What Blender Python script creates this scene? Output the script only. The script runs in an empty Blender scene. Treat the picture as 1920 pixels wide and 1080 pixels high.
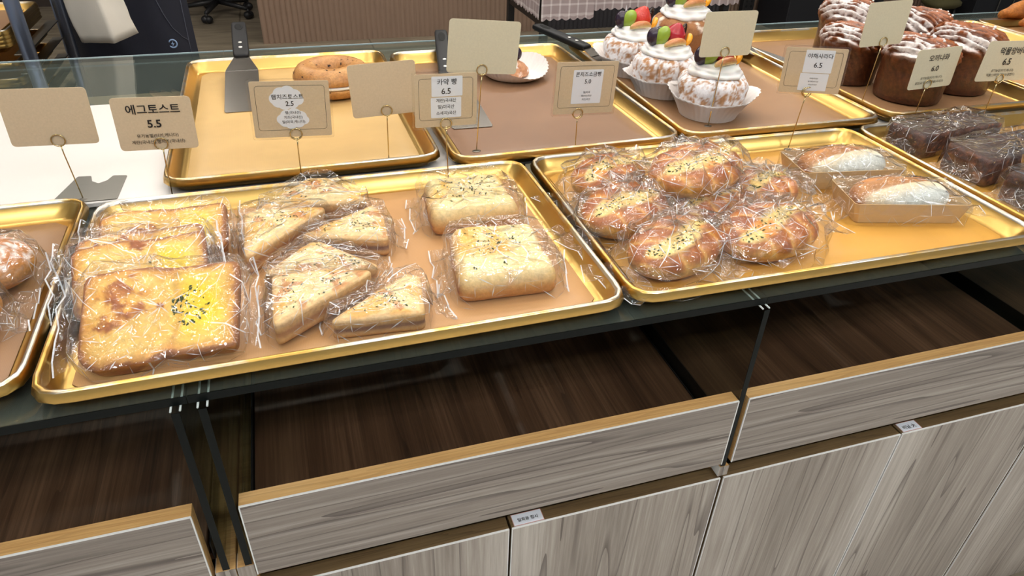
import bpy, math, random
import numpy as np
from mathutils import Matrix, Vector, Euler

SC = bpy.context.scene
COL = SC.collection
random.seed(7)

# ------------------------------------------------------------------ camera, world, light, exposure
cam_d = bpy.data.cameras.new('camera')
cam = bpy.data.objects.new('camera', cam_d)
COL.objects.link(cam)
SC.camera = cam
right = Vector((0.95489056, -0.2955468, 0.02891558))
down = Vector((-0.14196427, -0.53985243, -0.82970205))
fwd = Vector((0.26082593, 0.78816968, -0.55745707))
M = Matrix.Identity(4)
for i in range(3):
    M[i][0] = right[i]; M[i][1] = -down[i]; M[i][2] = -fwd[i]
M[2][3] = 1.3606
cam.matrix_world = M
cam_d.sensor_width = 36.0
cam_d.lens = 1309.055 / 1920 * 36.0
cam_d.clip_start = 0.02
cam_d.clip_end = 60

SC.view_settings.view_transform = 'Standard'
SC.view_settings.look = 'None'
SC.view_settings.gamma = 1.0
SC.view_settings.exposure = -0.12
SC.view_settings.use_curve_mapping = False
cy = SC.cycles
cy.max_bounces = 10
cy.diffuse_bounces = 3
cy.glossy_bounces = 4
cy.transmission_bounces = 4
cy.transparent_max_bounces = 40
cy.caustics_reflective = False
cy.caustics_refractive = False
cy.sample_clamp_indirect = 4.0
cy.blur_glossy = 0.5
cy.use_denoising = True
try:
    cy.denoiser = 'OPENIMAGEDENOISE'
except Exception:
    pass

world = bpy.data.worlds.new('shop_ambient')
SC.world = world
world.use_nodes = True
world.node_tree.nodes['Background'].inputs[0].default_value = (0.92, 0.95, 1.0, 1)
world.node_tree.nodes['Background'].inputs[1].default_value = 0.45

# ------------------------------------------------------------------ helpers
def lin(r, g, b):
    def f(c):
        c /= 255.0
        return c / 12.92 if c <= 0.04045 else ((c + 0.055) / 1.055) ** 2.4
    return np.array([f(r), f(g), f(b)])

def mix(a, b, t):
    t = np.clip(np.asarray(t), 0, 1)
    if t.ndim == 1:
        t = t[:, None]
    return a * (1 - t) + b * t

def sstep(a, b, x):
    t = np.clip((x - a) / (b - a), 0, 1)
    return t * t * (3 - 2 * t)

def vnoise(p, seed=0):
    p = np.asarray(p, float)
    i = np.floor(p).astype(np.int64)
    f = p - i
    f = f * f * (3 - 2 * f)
    out = np.zeros(len(p))
    for dx in (0, 1):
        for dy in (0, 1):
            for dz in (0, 1):
                h = (i[:, 0] + dx) * 374761393 + (i[:, 1] + dy) * 668265263 + (i[:, 2] + dz) * 2147483647 + seed * 974634541
                h = (h ^ (h >> 13)) * 1274126177
                h = (h ^ (h >> 16)) & 0xFFFF
                v = h / 65535.0
                w = (f[:, 0] if dx else 1 - f[:, 0]) * (f[:, 1] if dy else 1 - f[:, 1]) * (f[:, 2] if dz else 1 - f[:, 2])
                out += v * w
    return out

def fbm(p, scale, octv=4, seed=0):
    p = np.asarray(p, float) * scale
    o = np.zeros(len(p)); a = 0.5; s = 0
    for k in range(octv):
        o += a * vnoise(p + 17.3 * k, seed + k); s += a
        p = p * 2.03; a *= 0.5
    return o / s

class MB:
    """collects geometry for ONE mesh object"""
    def __init__(self):
        self.v = []; self.f = []; self.m = []; self.c = []; self.n = 0
    def add(self, V, F, mat=0, col=None):
        V = np.asarray(V, float).reshape(-1, 3)
        b = self.n
        self.v.append(V)
        self.f += [tuple(i + b for i in q) for q in F]
        self.m += [mat] * len(F)
        if col is None:
            col = np.ones((len(V), 3))
        col = np.asarray(col, float)
        if col.ndim == 1:
            col = np.tile(col, (len(V), 1))
        self.c.append(col)
        self.n += len(V)
        return b
    def box(self, x0, x1, y0, y1, z0, z1, mat=0, col=None):
        V = [(x, y, z) for z in (z0, z1) for y in (y0, y1) for x in (x0, x1)]
        F = [(0, 2, 3, 1), (4, 5, 7, 6), (0, 1, 5, 4), (2, 6, 7, 3), (0, 4, 6, 2), (1, 3, 7, 5)]
        self.add(V, F, mat, col)
        return self
    def rbox(self, x0, x1, y0, y1, z0, z1, r=0.002, mat=0, col=None):
        """box with chamfered edges"""
        rings = []
        for d, z in ((r, z0), (0, z0 + r), (0, z1 - r), (r, z1)):
            a, b, c, e = x0 + d, x1 - d, y0 + d, y1 - d
            rings.append(np.array([(a + r, c, z), (b - r, c, z), (b, c + r, z), (b, e - r, z), (b - r, e, z), (a + r, e, z), (a, e - r, z), (a, c + r, z)]))
        V, F = stitch(rings, True, True)
        self.add(V, F, mat, col)
        return self
    def tube(self, pts, r, n=8, mat=0, col=None, caps=True):
        pts = [Vector(p) for p in pts]
        rr = r if hasattr(r, '__len__') else [r] * len(pts)
        rings = []
        up = Vector((0, 0, 1))
        prev = None
        for i, p in enumerate(pts):
            t = (pts[min(i + 1, len(pts) - 1)] - pts[max(i - 1, 0)]).normalized()
            if prev is None:
                a = t.cross(up)
                if a.length < 1e-3:
                    a = t.cross(Vector((1, 0, 0)))
            else:
                a = prev - t * prev.dot(t)
            a.normalize(); b = t.cross(a); prev = a
            rings.append(np.array([tuple(p + (a * math.cos(k * 2 * math.pi / n) + b * math.sin(k * 2 * math.pi / n)) * rr[i]) for k in range(n)]))
        V, F = stitch(rings, caps, caps)
        self.add(V, F, mat, col)
        return self
    def torus(self, c, R, r, axis='y', n=28, k=8, mat=0, col=None, sx=1.0):
        pts = []
        V = []; F = []
        for i in range(n):
            a = 2 * math.pi * i / n
            for j in range(k):
                b = 2 * math.pi * j / k
                q = (R + r * math.cos(b))
                x, y, z = q * math.cos(a) * sx, q * math.sin(a), r * math.sin(b)
                p = (x, z, y) if axis == 'y' else ((x, y, z) if axis == 'z' else (z, x, y))
                V.append((c[0] + p[0], c[1] + p[1], c[2] + p[2]))
        for i in range(n):
            for j in range(k):
                F.append((i * k + j, ((i + 1) % n) * k + j, ((i + 1) % n) * k + (j + 1) % k, i * k + (j + 1) % k))
        self.add(V, F, mat, col)
        return self
    def ball(self, c, rad, n=20, k=12, mat=0, col=None, rot=None):
        rad = rad if hasattr(rad, '__len__') else (rad, rad, rad)
        rings = []
        for j in range(1, k):
            a = math.pi * j / k - math.pi / 2
            rings.append(np.array([(math.cos(a) * math.cos(2 * math.pi * i / n), math.cos(a) * math.sin(2 * math.pi * i / n), math.sin(a)) for i in range(n)]))
        V, F = stitch(rings, True, True, pole0=(0, 0, -1), pole1=(0, 0, 1))
        V = V * np.array(rad)
        if rot is not None:
            V = V @ np.array(Euler(rot).to_matrix()).T
        V = V + np.array(c)
        self.add(V, F, mat, col)
        return self
    def data(self):
        return np.concatenate(self.v), self.f
    def build(self, name, mats, parent=None, smooth=True, loc=None):
        me = bpy.data.meshes.new(name)
        V = np.concatenate(self.v)
        me.from_pydata(V.tolist(), [], self.f)
        if not isinstance(mats, (list, tuple)):
            mats = [mats]
        for m in mats:
            me.materials.append(m)
        me.polygons.foreach_set('material_index', self.m)
        me.polygons.foreach_set('use_smooth', [smooth] * len(self.f))
        at = me.color_attributes.new('Col', 'FLOAT_COLOR', 'POINT')
        C = np.concatenate(self.c)
        at.data.foreach_set('color', np.hstack([C, np.ones((len(C), 1))]).ravel())
        me.update()
        o = bpy.data.objects.new(name, me)
        COL.objects.link(o)
        if parent is not None:
            o.parent = parent
        if loc is not None:
            o.location = loc
        return o

def stitch(rings, cap0=False, cap1=False, pole0=None, pole1=None, closed=True):
    """quads between closed loops of equal length; optional caps with a centre vertex"""
    n = len(rings[0]); V = np.concatenate(rings); F = []
    for k in range(len(rings) - 1):
        for i in range(n if closed else n - 1):
            j = (i + 1) % n
            F.append((k * n + i, k * n + j, (k + 1) * n + j, (k + 1) * n + i))
    if cap0:
        p = np.mean(rings[0], 0) if pole0 is None else np.array(pole0)
        V = np.vstack([V, p]); c = len(V) - 1
        F += [(c, (i + 1) % n, i) for i in range(n)]
    if cap1:
        p = np.mean(rings[-1], 0) if pole1 is None else np.array(pole1)
        V = np.vstack([V, p]); c = len(V) - 1; b = (len(rings) - 1) * n
        F += [(c, b + i, b + (i + 1) % n) for i in range(n)]
    return V, F

def vnormals(V, F):
    N = np.zeros_like(V)
    for q in F:
        a, b, c = V[q[0]], V[q[1]], V[q[2]]
        nn = np.cross(b - a, c - a)
        for i in q:
            N[i] += nn
    return N / np.maximum(np.linalg.norm(N, axis=1, keepdims=True), 1e-12)

def roundpoly(P, r, n=8, total=None):
    """polygon (counter-clockwise) with rounded corners"""
    out = []
    P = [np.array(p, float) for p in P]
    rr = r if hasattr(r, '__len__') else [r] * len(P)
    for i, p in enumerate(P):
        a = P[i - 1] - p; b = P[(i + 1) % len(P)] - p
        la, lb = np.linalg.norm(a), np.linalg.norm(b)
        a /= la; b /= lb
        ang = math.acos(max(-1, min(1, float(a @ b))))
        d = min(rr[i] / math.tan(ang / 2), 0.48 * la, 0.48 * lb)
        s, e = p + a * d, p + b * d
        for k in range(n + 1):
            t = k / n
            out.append((1 - t) ** 2 * s + 2 * t * (1 - t) * p + t * t * e)
    out = np.array(out)
    return resample(out, total) if total else out

def resample(P, n):
    Q = np.vstack([P, P[:1]])
    d = np.r_[0, np.cumsum(np.linalg.norm(np.diff(Q, axis=0), axis=1))]
    t = np.linspace(0, d[-1], n, endpoint=False)
    return np.stack([np.interp(t, d, Q[:, 0]), np.interp(t, d, Q[:, 1])], 1)

def rrect(w, d, r, total=96):
    return roundpoly([(-w / 2, -d / 2), (w / 2, -d / 2), (w / 2, d / 2), (-w / 2, d / 2)], r, 8, total)

def ell(a, b, n=64):
    t = np.linspace(0, 2 * math.pi, n, endpoint=False)
    return np.stack([a * np.cos(t), b * np.sin(t)], 1)

def offs(P, d):
    t = np.roll(P, -1, 0) - np.roll(P, 1, 0)
    nrm = np.stack([t[:, 1], -t[:, 0]], 1)
    nrm /= np.maximum(np.linalg.norm(nrm, axis=1, keepdims=True), 1e-9)
    return P + nrm * d

def z3(P, z):
    return np.column_stack([P, np.full(len(P), float(z))])

def slab(P, z0, z1, r, inner=10, side=4, arc=4):
    """rounded slab over outline P: returns V, F, e (0 at the rim of the top .. 1 at its middle; negative on side and bottom)"""
    rings = []; e = []
    def put(Q, z, k):
        rings.append(z3(Q, z)); e.append(np.full(len(Q), k))
    put(offs(P, -r) * 1.0, z0, -1.0)
    for k in range(1, arc + 1):
        a = math.pi / 2 * k / arc
        put(offs(P, -r * (1 - math.sin(a))), z0 + r * (1 - math.cos(a)), -0.9)
    for k in range(1, side):
        put(P, z0 + r + (z1 - z0 - 2 * r) * k / side, -0.5)
    for k in range(arc + 1):
        a = math.pi / 2 * k / arc
        put(offs(P, -r * (1 - math.cos(a))), z1 - r + r * math.sin(a), -0.2 + 0.2 * k / arc)
    T = offs(P, -r); c = T.mean(0)
    for k in range(1, inner):
        s = 1 - k / inner
        put(c + (T - c) * s, z1, k / inner)
    V, F = stitch(rings, True, True)
    return V, F, np.concatenate(e + [[-1.0], [1.0]])

def thing(name, label, cat, loc=(0, 0, 0), rot=(0, 0, 0), group=None):
    o = bpy.data.objects.new(name, None)
    COL.objects.link(o)
    o.empty_display_size = 0.03
    o.location = loc
    o.rotation_euler = rot if hasattr(rot, '__len__') else (0, 0, rot)
    o['label'] = label; o['category'] = cat
    if group:
        o['group'] = group
    return o

def tag(o, label, cat, group=None):
    o['label'] = label; o['category'] = cat
    if group:
        o['group'] = group
    return o

def struct(o):
    o['kind'] = 'structure'
    return o

def text_mesh(body, width=None, size=0.01, bold=0.0):
    cu = bpy.data.curves.new('lettering', 'FONT')
    cu.body = body; cu.align_x = 'CENTER'; cu.align_y = 'CENTER'; cu.size = 1.0
    cu.offset = bold; cu.resolution_u = 3
    o = bpy.data.objects.new('lettering', cu)
    COL.objects.link(o)
    dg = bpy.context.evaluated_depsgraph_get()
    me = bpy.data.meshes.new_from_object(o.evaluated_get(dg))
    V = np.array([tuple(v.co) for v in me.vertices]).reshape(-1, 3)
    F = [tuple(p.vertices) for p in me.polygons]
    bpy.data.objects.remove(o); bpy.data.curves.remove(cu); bpy.data.meshes.remove(me)
    if len(V) == 0:
        return V, F
    w = V[:, 0].max() - V[:, 0].min()
    k = width / w if width else size
    V[:, 0] -= (V[:, 0].max() + V[:, 0].min()) / 2
    V[:, 1] -= (V[:, 1].max() + V[:, 1].min()) / 2
    return V * k, F

# ------------------------------------------------------------------ materials
def new_mat(name):
    m = bpy.data.materials.new(name); m.use_nodes = True
    nt = m.node_tree
    return m, nt, nt.nodes['Principled BSDF'], nt.nodes, nt.links

def rgba(c):
    return (float(c[0]), float(c[1]), float(c[2]), 1.0)

def plain(name, c, rough=0.5, metal=0.0, noise=0.0, nscale=40, bump=0.0, bscale=200, spec=0.5, sub=0.0, trans=0.0, coat=0.0):
    m, nt, b, N, L = new_mat(name)
    b.inputs['Base Color'].default_value = rgba(c)
    b.inputs['Roughness'].default_value = rough
    b.inputs['Metallic'].default_value = metal
    b.inputs['Specular IOR Level'].default_value = spec
    b.inputs['Coat Weight'].default_value = coat
    if sub:
        b.inputs['Subsurface Weight'].default_value = sub
        b.inputs['Subsurface Radius'].default_value = (0.01, 0.006, 0.003)
    tc = N.new('ShaderNodeTexCoord')
    if noise:
        nz = N.new('ShaderNodeTexNoise'); nz.inputs['Scale'].default_value = nscale; nz.inputs['Detail'].default_value = 5
        L.new(tc.outputs['Object'], nz.inputs['Vector'])
        mx = N.new('ShaderNodeMix'); mx.data_type = 'RGBA'
        mx.inputs[6].default_value = rgba(np.asarray(c) * (1 - noise)); mx.inputs[7].default_value = rgba(np.minimum(np.asarray(c) * (1 + noise), 1))
        L.new(nz.outputs['Fac'], mx.inputs[0]); L.new(mx.outputs[2], b.inputs['Base Color'])
    if bump:
        nb = N.new('ShaderNodeTexNoise'); nb.inputs['Scale'].default_value = bscale; nb.inputs['Detail'].default_value = 4
        L.new(tc.outputs['Object'], nb.inputs['Vector'])
        bp = N.new('ShaderNodeBump'); bp.inputs['Strength'].default_value = bump; bp.inputs['Distance'].default_value = 0.002
        L.new(nb.outputs['Fac'], bp.inputs['Height']); L.new(bp.outputs['Normal'], b.inputs['Normal'])
    return m

def food(name, rough=0.45, nscale=250, namp=0.25, bump=0.4, bscale=350, spec=0.5, sub=0.0, coat=0.0):
    """baked surface: colour from the mesh's own Col attribute, broken up by fine noise"""
    m, nt, b, N, L = new_mat(name)
    at = N.new('ShaderNodeAttribute'); at.attribute_name = 'Col'
    tc = N.new('ShaderNodeTexCoord')
    nz = N.new('ShaderNodeTexNoise'); nz.inputs['Scale'].default_value = nscale; nz.inputs['Detail'].default_value = 6; nz.inputs['Roughness'].default_value = 0.65
    L.new(tc.outputs['Object'], nz.inputs['Vector'])
    mr = N.new('ShaderNodeMapRange'); mr.inputs[1].default_value = 0.3; mr.inputs[2].default_value = 0.7
    mr.inputs[3].default_value = 1 - namp; mr.inputs[4].default_value = 1 + namp
    L.new(nz.outputs['Fac'], mr.inputs[0])
    vm = N.new('ShaderNodeVectorMath'); vm.operation = 'SCALE'
    L.new(at.outputs['Color'], vm.inputs[0]); L.new(mr.outputs[0], vm.inputs['Scale'])
    L.new(vm.outputs[0], b.inputs['Base Color'])
    b.inputs['Roughness'].default_value = rough
    b.inputs['Specular IOR Level'].default_value = spec
    b.inputs['Coat Weight'].default_value = coat
    b.inputs['Coat Roughness'].default_value = 0.15
    if sub:
        b.inputs['Subsurface Weight'].default_value = sub
        b.inputs['Subsurface Radius'].default_value = (0.006, 0.003, 0.0015)
        b.inputs['Subsurface Scale'].default_value = 1.0
    n2 = N.new('ShaderNodeTexNoise'); n2.inputs['Scale'].default_value = bscale; n2.inputs['Detail'].default_value = 5
    L.new(tc.outputs['Object'], n2.inputs['Vector'])
    bp = N.new('ShaderNodeBump'); bp.inputs['Strength'].default_value = bump; bp.inputs['Distance'].default_value = 0.0015
    L.new(n2.outputs['Fac'], bp.inputs['Height']); L.new(bp.outputs['Normal'], b.inputs['Normal'])
    return m

def wood(name, dark, mid, light, axis, across=45, along=2.2, vein=0.5, rough=0.45, veincol=None, bump=0.08, vscale=9.0, vw=0.30):
    m, nt, b, N, L = new_mat(name)
    tc = N.new('ShaderNodeTexCoord')
    def mapped(ac, al):
        mp = N.new('ShaderNodeMapping')
        s = [ac, ac, ac]; s['xyz'.index(axis)] = al
        mp.inputs['Scale'].default_value = s
        L.new(tc.outputs['Object'], mp.inputs['Vector'])
        return mp
    big = N.new('ShaderNodeTexNoise'); big.inputs['Scale'].default_value = 1; big.inputs['Detail'].default_value = 3
    L.new(mapped(across * 0.25, along * 0.5).outputs[0], big.inputs['Vector'])
    fine = N.new('ShaderNodeTexNoise'); fine.inputs['Scale'].default_value = 1; fine.inputs['Detail'].default_value = 6; fine.inputs['Roughness'].default_value = 0.7
    L.new(mapped(across * 4, along * 3).outputs[0], fine.inputs['Vector'])
    ad = N.new('ShaderNodeMath'); ad.operation = 'MULTIPLY_ADD'; ad.inputs[1].default_value = 0.55
    L.new(fine.outputs['Fac'], ad.inputs[0]); 
    sc2 = N.new('ShaderNodeMath'); sc2.operation = 'MULTIPLY'; sc2.inputs[1].default_value = 0.5
    L.new(big.outputs['Fac'], sc2.inputs[0]); L.new(sc2.outputs[0], ad.inputs[2])
    cr = N.new('ShaderNodeValToRGB')
    e = cr.color_ramp.elements
    e[0].position = 0.34; e[0].color = rgba(dark); e[1].position = 0.70; e[1].color = rgba(light)
    q = e.new(0.52); q.color = rgba(mid)
    L.new(ad.outputs[0], cr.inputs['Fac'])
    # thin meandering growth-ring veins
    wv = N.new('ShaderNodeTexNoise'); wv.inputs['Scale'].default_value = 1; wv.inputs['Detail'].default_value = 2
    L.new(mapped(vscale, along * 0.45).outputs[0], wv.inputs['Vector'])
    fr = N.new('ShaderNodeMath'); fr.operation = 'MULTIPLY'; fr.inputs[1].default_value = 9.0
    L.new(wv.outputs['Fac'], fr.inputs[0])
    f2 = N.new('ShaderNodeMath'); f2.operation = 'FRACT'; L.new(fr.outputs[0], f2.inputs[0])
    vr = N.new('ShaderNodeValToRGB'); ve = vr.color_ramp.elements
    ve[0].position = 0.0; ve[0].color = (1, 1, 1, 1); ve[1].position = vw; ve[1].color = (0, 0, 0, 1)
    L.new(f2.outputs[0], vr.inputs['Fac'])
    vs = N.new('ShaderNodeMath'); vs.operation = 'MULTIPLY'; vs.inputs[1].default_value = vein
    L.new(vr.outputs['Color'], vs.inputs[0])
    mx = N.new('ShaderNodeMix'); mx.data_type = 'RGBA'
    mx.inputs[7].default_value = rgba(veincol if veincol is not None else np.asarray(dark) * 0.55)
    L.new(vs.outputs[0], mx.inputs[0]); L.new(cr.outputs['Color'], mx.inputs[6]); L.new(mx.outputs[2], b.inputs['Base Color'])
    b.inputs['Roughness'].default_value = rough
    bp = N.new('ShaderNodeBump'); bp.inputs['Strength'].default_value = bump; bp.inputs['Distance'].default_value = 0.001
    L.new(fine.outputs['Fac'], bp.inputs['Height']); L.new(bp.outputs['Normal'], b.inputs['Normal'])
    return m

def schlick(N, L, f0, scale):
    """Fresnel reflectance that is the same from both sides of a thin sheet"""
    ge = N.new('ShaderNodeNewGeometry')
    dt = N.new('ShaderNodeVectorMath'); dt.operation = 'DOT_PRODUCT'
    L.new(ge.outputs['Normal'], dt.inputs[0]); L.new(ge.outputs['Incoming'], dt.inputs[1])
    ab = N.new('ShaderNodeMath'); ab.operation = 'ABSOLUTE'; L.new(dt.outputs['Value'], ab.inputs[0])
    om = N.new('ShaderNodeMath'); om.operation = 'SUBTRACT'; om.inputs[0].default_value = 1.0; om.use_clamp = True; L.new(ab.outputs[0], om.inputs[1])
    pw = N.new('ShaderNodeMath'); pw.operation = 'POWER'; pw.inputs[1].default_value = 5.0; L.new(om.outputs[0], pw.inputs[0])
    ma = N.new('ShaderNodeMath'); ma.operation = 'MULTIPLY_ADD'; ma.use_clamp = True
    ma.inputs[1].default_value = (1 - f0) * scale; ma.inputs[2].default_value = f0 * scale
    L.new(pw.outputs[0], ma.inputs[0])
    return ma.outputs[0]

def glass(name, tint, edge=False, refl=1.0, rough=0.0, haze=0.0):
    """clear sheet: straight-through transmission with Fresnel reflection"""
    m = bpy.data.materials.new(name); m.use_nodes = True
    N = m.node_tree.nodes; L = m.node_tree.links
    N.remove(N['Principled BSDF'])
    tr = N.new('ShaderNodeBsdfTransparent'); tr.inputs[0].default_value = rgba(tint)
    gl = N.new('ShaderNodeBsdfGlossy'); gl.inputs['Roughness'].default_value = rough
    fac = schlick(N, L, 0.04, refl)
    if haze:
        df = N.new('ShaderNodeBsdfDiffuse'); df.inputs[0].default_value = rgba(lin(206, 222, 206))
        md = N.new('ShaderNodeMixShader'); md.inputs[0].default_value = haze
        L.new(tr.outputs[0], md.inputs[1]); L.new(df.outputs[0], md.inputs[2]); tr = md
    ms = N.new('ShaderNodeMixShader')
    L.new(fac, ms.inputs[0]); L.new(tr.outputs[0], ms.inputs[1]); L.new(gl.outputs[0], ms.inputs[2])
    L.new(ms.outputs[0], N['Material Output'].inputs['Surface'])
    return m

def film_mat(name, veil=0.05, rough=0.09, refl=1.5, bump=0.6):
    m = bpy.data.materials.new(name); m.use_nodes = True
    N = m.node_tree.nodes; L = m.node_tree.links
    N.remove(N['Principled BSDF'])
    tc = N.new('ShaderNodeTexCoord')
    nz = N.new('ShaderNodeTexNoise'); nz.inputs['Scale'].default_value = 55; nz.inputs['Detail'].default_value = 2; nz.inputs['Distortion'].default_value = 1.5
    L.new(tc.outputs['Object'], nz.inputs['Vector'])
    bp = N.new('ShaderNodeBump'); bp.inputs['Strength'].default_value = bump; bp.inputs['Distance'].default_value = 0.004
    L.new(nz.outputs['Fac'], bp.inputs['Height'])
    tr = N.new('ShaderNodeBsdfTransparent'); tr.inputs[0].default_value = (0.985, 0.985, 0.985, 1)
    gl = N.new('ShaderNodeBsdfGlossy'); gl.inputs['Roughness'].default_value = rough
    df = N.new('ShaderNodeBsdfDiffuse'); df.inputs[0].default_value = (0.9, 0.92, 0.95, 1)
    fac = schlick(N, L, 0.035, refl)
    L.new(bp.outputs['Normal'], gl.inputs['Normal'])
    m1 = N.new('ShaderNodeMixShader'); m1.inputs[0].default_value = veil
    L.new(tr.outputs[0], m1.inputs[1]); L.new(df.outputs[0], m1.inputs[2])
    ms = N.new('ShaderNodeMixShader')
    L.new(fac, ms.inputs[0]); L.new(m1.outputs[0], ms.inputs[1]); L.new(gl.outputs[0], ms.inputs[2])
    L.new(ms.outputs[0], N['Material Output'].inputs['Surface'])
    return m

def emit(name, c, s):
    m = bpy.data.materials.new(name); m.use_nodes = True
    N = m.node_tree.nodes; L = m.node_tree.links
    N.remove(N['Principled BSDF'])
    e = N.new('ShaderNodeEmission'); e.inputs[0].default_value = rgba(c); e.inputs[1].default_value = s
    L.new(e.outputs[0], N['Material Output'].inputs['Surface'])
    return m

MGOLD = plain('gold_anodised_aluminium', lin(208, 170, 98), 0.30, 1.0, noise=0.12, nscale=14, bump=0.03, bscale=90)
def worn_rim():
    m, nt, b, N, L = new_mat('worn_gold_rim')
    tc = N.new('ShaderNodeTexCoord')
    nz = N.new('ShaderNodeTexNoise'); nz.inputs['Scale'].default_value = 9; nz.inputs['Detail'].default_value = 6; nz.inputs['Roughness'].default_value = 0.7
    L.new(tc.outputs['Object'], nz.inputs['Vector'])
    cr = N.new('ShaderNodeValToRGB'); e = cr.color_ramp.elements
    e[0].position = 0.42; e[0].color = rgba(lin(214, 172, 92)); e[1].position = 0.58; e[1].color = rgba(lin(205, 200, 190))
    L.new(nz.outputs['Fac'], cr.inputs['Fac']); L.new(cr.outputs['Color'], b.inputs['Base Color'])
    b.inputs['Metallic'].default_value = 1.0; b.inputs['Roughness'].default_value = 0.28
    return m
MRIM = worn_rim()
MSTEEL = plain('brushed_steel', lin(140, 134, 127), 0.26, 1.0, noise=0.15, nscale=25)
MDSTEEL = plain('dull_steel', lin(124, 120, 112), 0.34, 1.0, noise=0.2, nscale=12)
MBLACKP = plain('black_plastic', lin(20, 20, 22), 0.5, spec=0.3)
MBRASS = plain('brass_wire', lin(206, 188, 140), 0.16, 1.0)
MKRAFT = plain('kraft_card', lin(214, 192, 158), 0.8, noise=0.10, nscale=420, bump=0.05, bscale=900)
MPALEKRAFT = plain('pale_kraft_card', lin(214, 204, 174), 0.8, noise=0.09, nscale=420, bump=0.05, bscale=900)
MINK = plain('black_ink', lin(22, 20, 20), 0.6)
MPAPER = plain('white_sticker_paper', lin(236, 240, 246), 0.6)
MLAM = glass('laminate_film', (0.97, 0.96, 0.94), refl=1.0, rough=0.05)
MGLASS = glass('counter_glass', (0.90, 0.94, 0.92), refl=1.0, haze=0.045)  # diffuse green haze painted in for the pale reflection on the glass
MEDGE = plain('glass_edge_painted_dark', lin(12, 16, 15), 0.3, spec=0.12)  # same glass, colour darkened to carry the dark room beyond
MREDGE = plain('glass_edge_painted_glint', lin(196, 218, 228), 0.15, spec=0.7)  # same glass, colour paled to carry the light caught by the bevel
MSIL = plain('clear_silicone_bead', lin(196, 204, 200), 0.25, noise=0.15, nscale=60)
MWALNUT = wood('dark_walnut_board', lin(48, 33, 23), lin(84, 59, 41), lin(114, 84, 61), 'y', across=60, along=1.4, vein=0.45, rough=0.36, vscale=16, vw=0.22)
MGREYX = wood('grey_elm_board_horizontal', lin(92, 82, 75), lin(142, 131, 121), lin(184, 176, 166), 'x', across=38, along=1.3, vein=0.8, veincol=lin(70, 58, 54), vscale=15, vw=0.16)
MGREYZ = wood('grey_elm_board_vertical', lin(102, 91, 82), lin(150, 139, 128), lin(188, 180, 169), 'z', across=38, along=1.3, vein=0.8, veincol=lin(78, 66, 60), vscale=13, vw=0.16)
MOAKX = wood('oak_edge_band', lin(178, 130, 76), lin(208, 164, 104), lin(224, 184, 126), 'x', across=120, along=5, vein=0.25, vscale=40)
MDOAKX = wood('dark_and_shaded_oak', lin(84, 66, 44), lin(108, 87, 58), lin(126, 104, 72), 'x', across=120, along=4, vein=0.45, vscale=60)  # on door tops: oak edge darkened for the shade under the drawers
MBAND = plain('white_edge_band', lin(226, 226, 222), 0.4)
MWHITE = plain('white_laminate', lin(222, 216, 210), 0.35, noise=0.02, nscale=6)
MFILM = film_mat('cellophane_film', veil=0.014, rough=0.06, refl=2.0, bump=0.5)
MCREASE = film_mat('film_seal_and_glint', veil=0.60, rough=0.22, refl=1.6, bump=0.1)  # whitened film: crease highlights put into the colour; also the seal strips
MBREAD = food('baked_crust', rough=0.42)
MSOFT = food('soft_toast', rough=0.5, nscale=160, namp=0.18)
MGLAZE = food('glazed_crust', rough=0.3, coat=0.25, nscale=180, namp=0.22)
MRYE = food('dark_rye_cake', rough=0.6, nscale=140, namp=0.6, bump=1.0, bscale=180)
MPOWDER = food('sugared_sponge', rough=0.75, nscale=240, namp=0.15, bump=0.5)
MLOAF = food('laminated_crust', rough=0.33, nscale=120, namp=0.35, bump=0.35, coat=0.15)
MHERB = plain('dried_parsley', lin(58, 70, 24), 0.9, spec=0.1)
MCREAM = plain('whipped_cream', lin(246, 244, 240), 0.45, sub=0.2)
MCUP = plain('baking_paper', lin(232, 226, 222), 0.7)
# ------------------------------------------------------------------ room shell and added lamps
MFLOOR = None
def floor_mat():
    m, nt, b, N, L = new_mat('stone_look_floor_tile')
    tc = N.new('ShaderNodeTexCoord')
    mp = N.new('ShaderNodeMapping'); mp.inputs['Scale'].default_value = (0.7, 5, 1)
    L.new(tc.outputs['Object'], mp.inputs['Vector'])
    nz = N.new('ShaderNodeTexNoise'); nz.inputs['Scale'].default_value = 3; nz.inputs['Detail'].default_value = 8; nz.inputs['Roughness'].default_value = 0.7
    L.new(mp.outputs[0], nz.inputs['Vector'])
    cr = N.new('ShaderNodeValToRGB'); e = cr.color_ramp.elements
    e[0].position = 0.35; e[0].color = rgba(lin(112, 102, 86)); e[1].position = 0.68; e[1].color = rgba(lin(170, 156, 134))
    L.new(nz.outputs['Fac'], cr.inputs['Fac'])
    br = N.new('ShaderNodeTexBrick'); br.inputs['Scale'].default_value = 1.0
    br.inputs['Brick Width'].default_value = 0.9; br.inputs['Row Height'].default_value = 0.9; br.inputs['Mortar Size'].default_value = 0.006; br.offset = 0.0
    br.inputs['Color1'].default_value = (1, 1, 1, 1); br.inputs['Color2'].default_value = (0.93, 0.93, 0.93, 1); br.inputs['Mortar'].default_value = (0.45, 0.43, 0.4, 1)
    mp2 = N.new('ShaderNodeMapping'); mp2.inputs['Location'].default_value = (0.31, 0.37, 0)
    L.new(tc.outputs['Object'], mp2.inputs['Vector']); L.new(mp2.outputs[0], br.inputs['Vector'])
    mx = N.new('ShaderNodeMix'); mx.data_type = 'RGBA'; mx.blend_type = 'MULTIPLY'; mx.inputs[0].default_value = 1
    L.new(cr.outputs['Color'], mx.inputs[6]); L.new(br.outputs['Color'], mx.inputs[7]); L.new(mx.outputs[2], b.inputs['Base Color'])
    b.inputs['Roughness'].default_value = 0.45
    return m
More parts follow.
